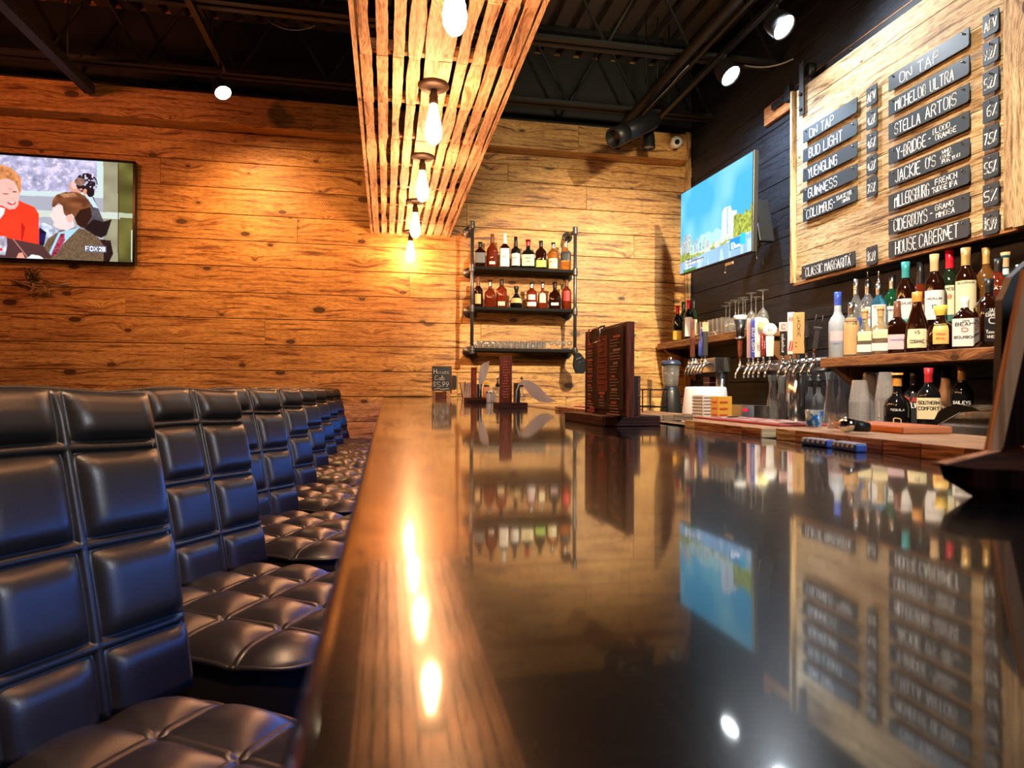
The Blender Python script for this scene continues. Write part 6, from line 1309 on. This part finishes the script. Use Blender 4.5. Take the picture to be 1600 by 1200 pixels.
# box headed tower
XTB = 2.20; n0, n1 = onX(1122, 558.5, XTB), onX(1122, 581, XTB); yN, yF = n0.y, onX(1096, 560, 2.25).y
t = thing('beer_tower', 'steel beer tower with a box shaped head on one round column, nearer the pine wall', 'beer tower', (XTB + .05, (yN + yF) / 2, ZC2)); cy = (yN + yF) / 2
Rz = Matrix.Rotation(R(-6), 4, 'Z'); a = MB(); a.box((0, 0, (n0.z + n1.z) / 2 - ZC2), (.112, yF - yN, n0.z - n1.z), M=Rz, bevel=.002); a.build('box_head', STEEL, t)
a = MB(); yk = yN - cy + .06; a.tube([(.01, yk, 0), (.01, yk, n1.z - ZC2)], .038, 28); a.lathe([(.058, 0), (.058, .01), (.037, .016)], (.01, yk, 0), n=28); a.build('column', STEEL, t)
for i in range(6): faucet(t, (-.062 - .008 * i / 6, (yF - yN) * (.42 - .15 * i), (n0.z + n1.z) / 2 - ZC2 + .012))
handle('flat red brown wooden handle with an oval emblem, leftmost on the box headed tower', 1080, 499, 560, 'slab', W_RED, w=.028, d=.014, X=XTB - .05, texts=[('0', .82, .04, .018, 'k', False)])
handle('blue bottle shaped handle with a white cap on the box headed tower', 1096, 512, 561, 'bottle', BLU, w=.042, X=XTB - .06, texts=[('BLUE', .25, .016, .03, 'w', False)])
handle('black handle with a tan block on top on the box headed tower', 1106, 503, 560, 'slabtop', BLK, w=.034, d=.024, c2=W_TAN, X=XTB - .05)
# control panel box
p0, p1 = onX(1127, 632, 2.1), onX(1178, 646, 2.1)
t = thing('control_box', 'low steel box with a red switch on the back counter between the two towers', 'control box', (2.15, (p0.y + p1.y) / 2, ZC2)); a = MB(); L__ = abs(p0.y - p1.y)
a.box((0, 0, (p0.z - ZC2) / 2 + .004), (.10, L__, p0.z - ZC2), bevel=.003); a.build('box_body', STEEL, t); a = MB(); a.box((-.052, -L__ * .25, (p0.z - ZC2) * .75), (.008, .045, .022), bevel=.002); a.build('red_switch', plain('red_switch', (.6, .02, .04), rough=.3, emit=(1, .05, .1), es=.25, var=.02), t)
# ---------------------------------------------------------------- far end things: grinder, tub, boxes, rack
p = (2.0, onX(1052, 620, 2.0).y, ZC2); t = thing('coffee_grinder', 'blender like machine with a clear jar and a dark lid beside the white tub', 'blender', (1.98, min(p[1], 4.75), ZC2)); kx = 4.9 / 5
topz = onX(1052, 563, 1.98).z - ZC2; jb = onX(1052, 603, 1.98).z - ZC2
a = MB(); a.lathe([(.075, 0), (.078, .02), (.060, jb * .8), (.045, jb)], n=24); a.build('motor_base', BLK, t)
a = MB(); a.lathe([(.045, jb), (.055, jb + .02), (.062, topz - .03), (.060, topz - .03), (.052, jb + .02), (1e-5, jb + .006)], n=24, cap=False); a.build('jar', CLEAR, t)
a = MB(); a.lathe([(.070, topz - .03), (.072, topz - .015), (.055, topz), (1e-5, topz)], n=24, cap=False); a.build('lid', plain('dark_blue_lid', (.02, .03, .06), rough=.3, var=.1), t)
a = MB(); a.ball((0, 0, topz + .008), .02); a.build('lid_knob', CHROME, t)
xw = 1.80; wl_, wr_ = onX(1052, 640, xw), onX(1108, 640, xw); yw_ = (wl_.y + wr_.y) / 2
t = thing('plastic_tub', 'large white plastic tub standing upside down behind the service rail', 'tub', (xw + .1, yw_, ZC2)); zt_ = onX(1080, 604, xw).z - ZC2; rw = .135
a = MB(); a.lathe([(rw * 1.06, 0), (rw * 1.04, .03), (rw * .90, zt_ - .012), (rw * .86, zt_ - .002), (rw * .5, zt_), (1e-5, zt_)], n=36, cap=False); a.build('tub_body', WHITE, t)
xq = 1.62; y1_ = onX(1083, 640, xq).y; y2_ = onX(1101, 640, xq).y; 
t = thing('patterned_box', 'small white box with a black chevron pattern in front of the white tub', 'box', (xq, (y1_ + y2_) / 2 , ZC2)); zt_ = onX(1090, 617, xq).z - ZC2
a = MB(); a.box((.02, 0, zt_ / 2), (.05, .12, zt_), bevel=.002); a.build('box_body', PAPER, t)
def facebox(mb, x, y, z, w_, h_): mb.box((x, y, z), (.0012, w_, h_))
a = MB()
for i in range(5):
    for j in range(9): yy = -.05 + i * .024; z = zt_ * (.08 + .10 * j); a.add([(-.0062, yy, z), (-.0062, yy + .010, z + .006), (-.0062, yy + .020, z), (-.0062, yy + .020, z + .005), (-.0062, yy + .010, z + .011), (-.0062, yy, z + .005)], [(0, 1, 4, 5), (1, 2, 3, 4)])
for i in range(5):
    for j in range(9): yy = -.060 - .0012; a.add([(-.004 + i * .010, yy, zt_ * (.08 + .10 * j)), (.001 + i * .010, yy, zt_ * (.08 + .10 * j) + .006), (.006 + i * .010, yy, zt_ * (.08 + .10 * j)), (.006 + i * .010, yy, zt_ * (.08 + .10 * j) + .005), (.001 + i * .010, yy, zt_ * (.08 + .10 * j) + .011), (-.004 + i * .010, yy, zt_ * (.08 + .10 * j) + .005)], [(0, 1, 4, 5), (1, 2, 3, 4)])
a.build('chevron_print', INK, t)
pb = onX(1107, 640, 1.66); pb.y = (y1_ + y2_) / 2 - .106; t = thing('yellow_box', 'yellow carton with orange letters beside the patterned box', 'box', (1.69, pb.y, ZC2)); zt_ = onX(1107, 619, 1.66).z - ZC2
a = MB(); a.box((0, 0, zt_ / 2), (.075, .08, zt_), bevel=.002); a.build('box_body', LB['yellow'], t)
a = MB()
for j in range(4): a.box((-.010, -.0408, zt_ * (.22 + .2 * j)), (.045, .0012, .010)); a.box((-.0378, 0, zt_ * (.22 + .2 * j)), (.0012, .05, .010))
a.build('orange_print', pc('orange_print', (.60, .10, .03), .5), t)
pb = onX(1108, 610, 2.28); t = thing('purple_box', 'tall purple carton behind the column of the box headed tower', 'box', (2.33, pb.y + .04, ZC2)); zt_ = onX(1108, 589, 2.28).z - ZC2
a = MB(); a.box((0, 0, zt_ / 2), (.10, .09, zt_), bevel=.002); a.build('box_body', pc('purple_card', (.12, .02, .12), .45), t)
lettering('box_lettering', 'ZY', .03, .05, frame((-.0508, -.035, zt_ * .55), (0, 1, 0) if False else (0, -1, 0), (-1, 0, 0)), pc('magenta_print', (.65, .08, .35), .5), t, pen=.005)
a = MB(); a.box((0, 0, zt_ * .86), (.102, .092, .004)); a.build('white_line', PAPER, t)
# wire rack behind the menu stand
t = thing('wire_rack', 'thin black wire rack at the far service side, behind the big menu stand', 'rack', (onZ(1018, 652, BAR).x, 2.05, BAR + .0))
t.location = (.60, 1.50, BAR + .0126); q0, q1 = onY(1004, 608.5, 1.45), onY(1042, 608.5, 1.45); cx = .60; zt_ = q0.z - BAR - .0126; xs = (q0.x - cx, q1.x - cx)
a = MB()
for z in (zt_, .012):
    a.tube([(xs[0], -.05, z), (xs[1], -.05, z), (xs[1], .05, z), (xs[0], .05, z), (xs[0], -.05, z)], .0016, 6)
a.build('wire_frame', BLK, t)
a = MB()
for x, y in ((xs[0], -.05), (xs[1], -.05), (xs[1], .05), (xs[0], .05)): a.tube([(x, y, .0), (x, y, zt_)], .0016, 6)
a.build('wire_post', BLK, t)
a = MB(); a.box(((xs[0] + xs[1]) / 2, 0, zt_), (xs[1] - xs[0], .10, .0016)); a.build('rack_top', plain('smoked_top', (.03, .04, .04), rough=.1, trans=.3), t)
# black rounded dispenser with a clear lid near the right edge
XBx = 1.02
q0, q1 = onX(1432, 686, XBx), onX(1600, 690, XBx)
t = thing('napkin_caddy', 'black garnish caddy with a rounded hood and a clear slanting front behind the wooden slab', 'caddy', (1.10, .90, BAR - .06))
def CL(u, v, X): return onX(u, v, X) - Vector((1.10, .90, BAR - .06))
a = MB(); pr_ = [(1461, 676), (1460, 655), (1466, 643), (1480, 635), (1500, 632.5), (1520, 636), (1545, 648), (1600, 660), (1600, 700), (1470, 700)]
pa = [CL(u, v, 1.10) for u, v in pr_]; pb_ = [CL(u, v, 1.10) + Vector((.16, 0, 0)) for u, v in pr_]; n = len(pa); a.add(pa + pb_, [tuple(range(n)), tuple(range(2 * n - 1, n - 1, -1))] + [((i + 1) % n, i, n + i, n + (i + 1) % n) for i in range(n)]); a.build('hood', plain('dark_hood', (.015, .018, .02), rough=.18, var=.1), t)
w0, w1, w2 = CL(1430, 685, XBx), CL(1500, 645, XBx), CL(1552, 684, XBx); wz = [w0, w1, CL(1552, 640, XBx), w2]; th = Vector((.003, 0, 0))
a = MB(); a.add(wz + [p + th for p in wz], [(0, 1, 2, 3), (7, 6, 5, 4)] + [((i + 1) % 4, i, 4 + i, 4 + (i + 1) % 4) for i in range(4)]); a.build('clear_side', plain('smoke_acrylic', (.35, .36, .36), rough=.05, trans=.9), t)
a = MB(); a.tube([w0, w1], .0012, 6); a.build('front_edge', plain('bright_acrylic_edge', (.55, .60, .60), rough=.3, var=.05), t)
a = MB(); a.tube([w0, w2], .0016, 6); a.build('bottom_edge', plain('bluish_acrylic_edge', (.35, .55, .60), rough=.3, var=.05), t)
a = MB(); pr_ = [CL(1436, 688, XBx), CL(1552, 686, XBx), CL(1600, 690, XBx), CL(1600, 712, XBx), CL(1470, 706, XBx)]; n = 5; a.add(pr_ + [p + Vector((.1, 0, 0)) for p in pr_], [tuple(range(n)), tuple(range(2 * n - 1, n - 1, -1))] + [((i + 1) % n, i, n + i, n + (i + 1) % n) for i in range(n)]); a.build('tray', plain('dark_teal_tray', (.015, .03, .035), rough=.3, var=.1), t)
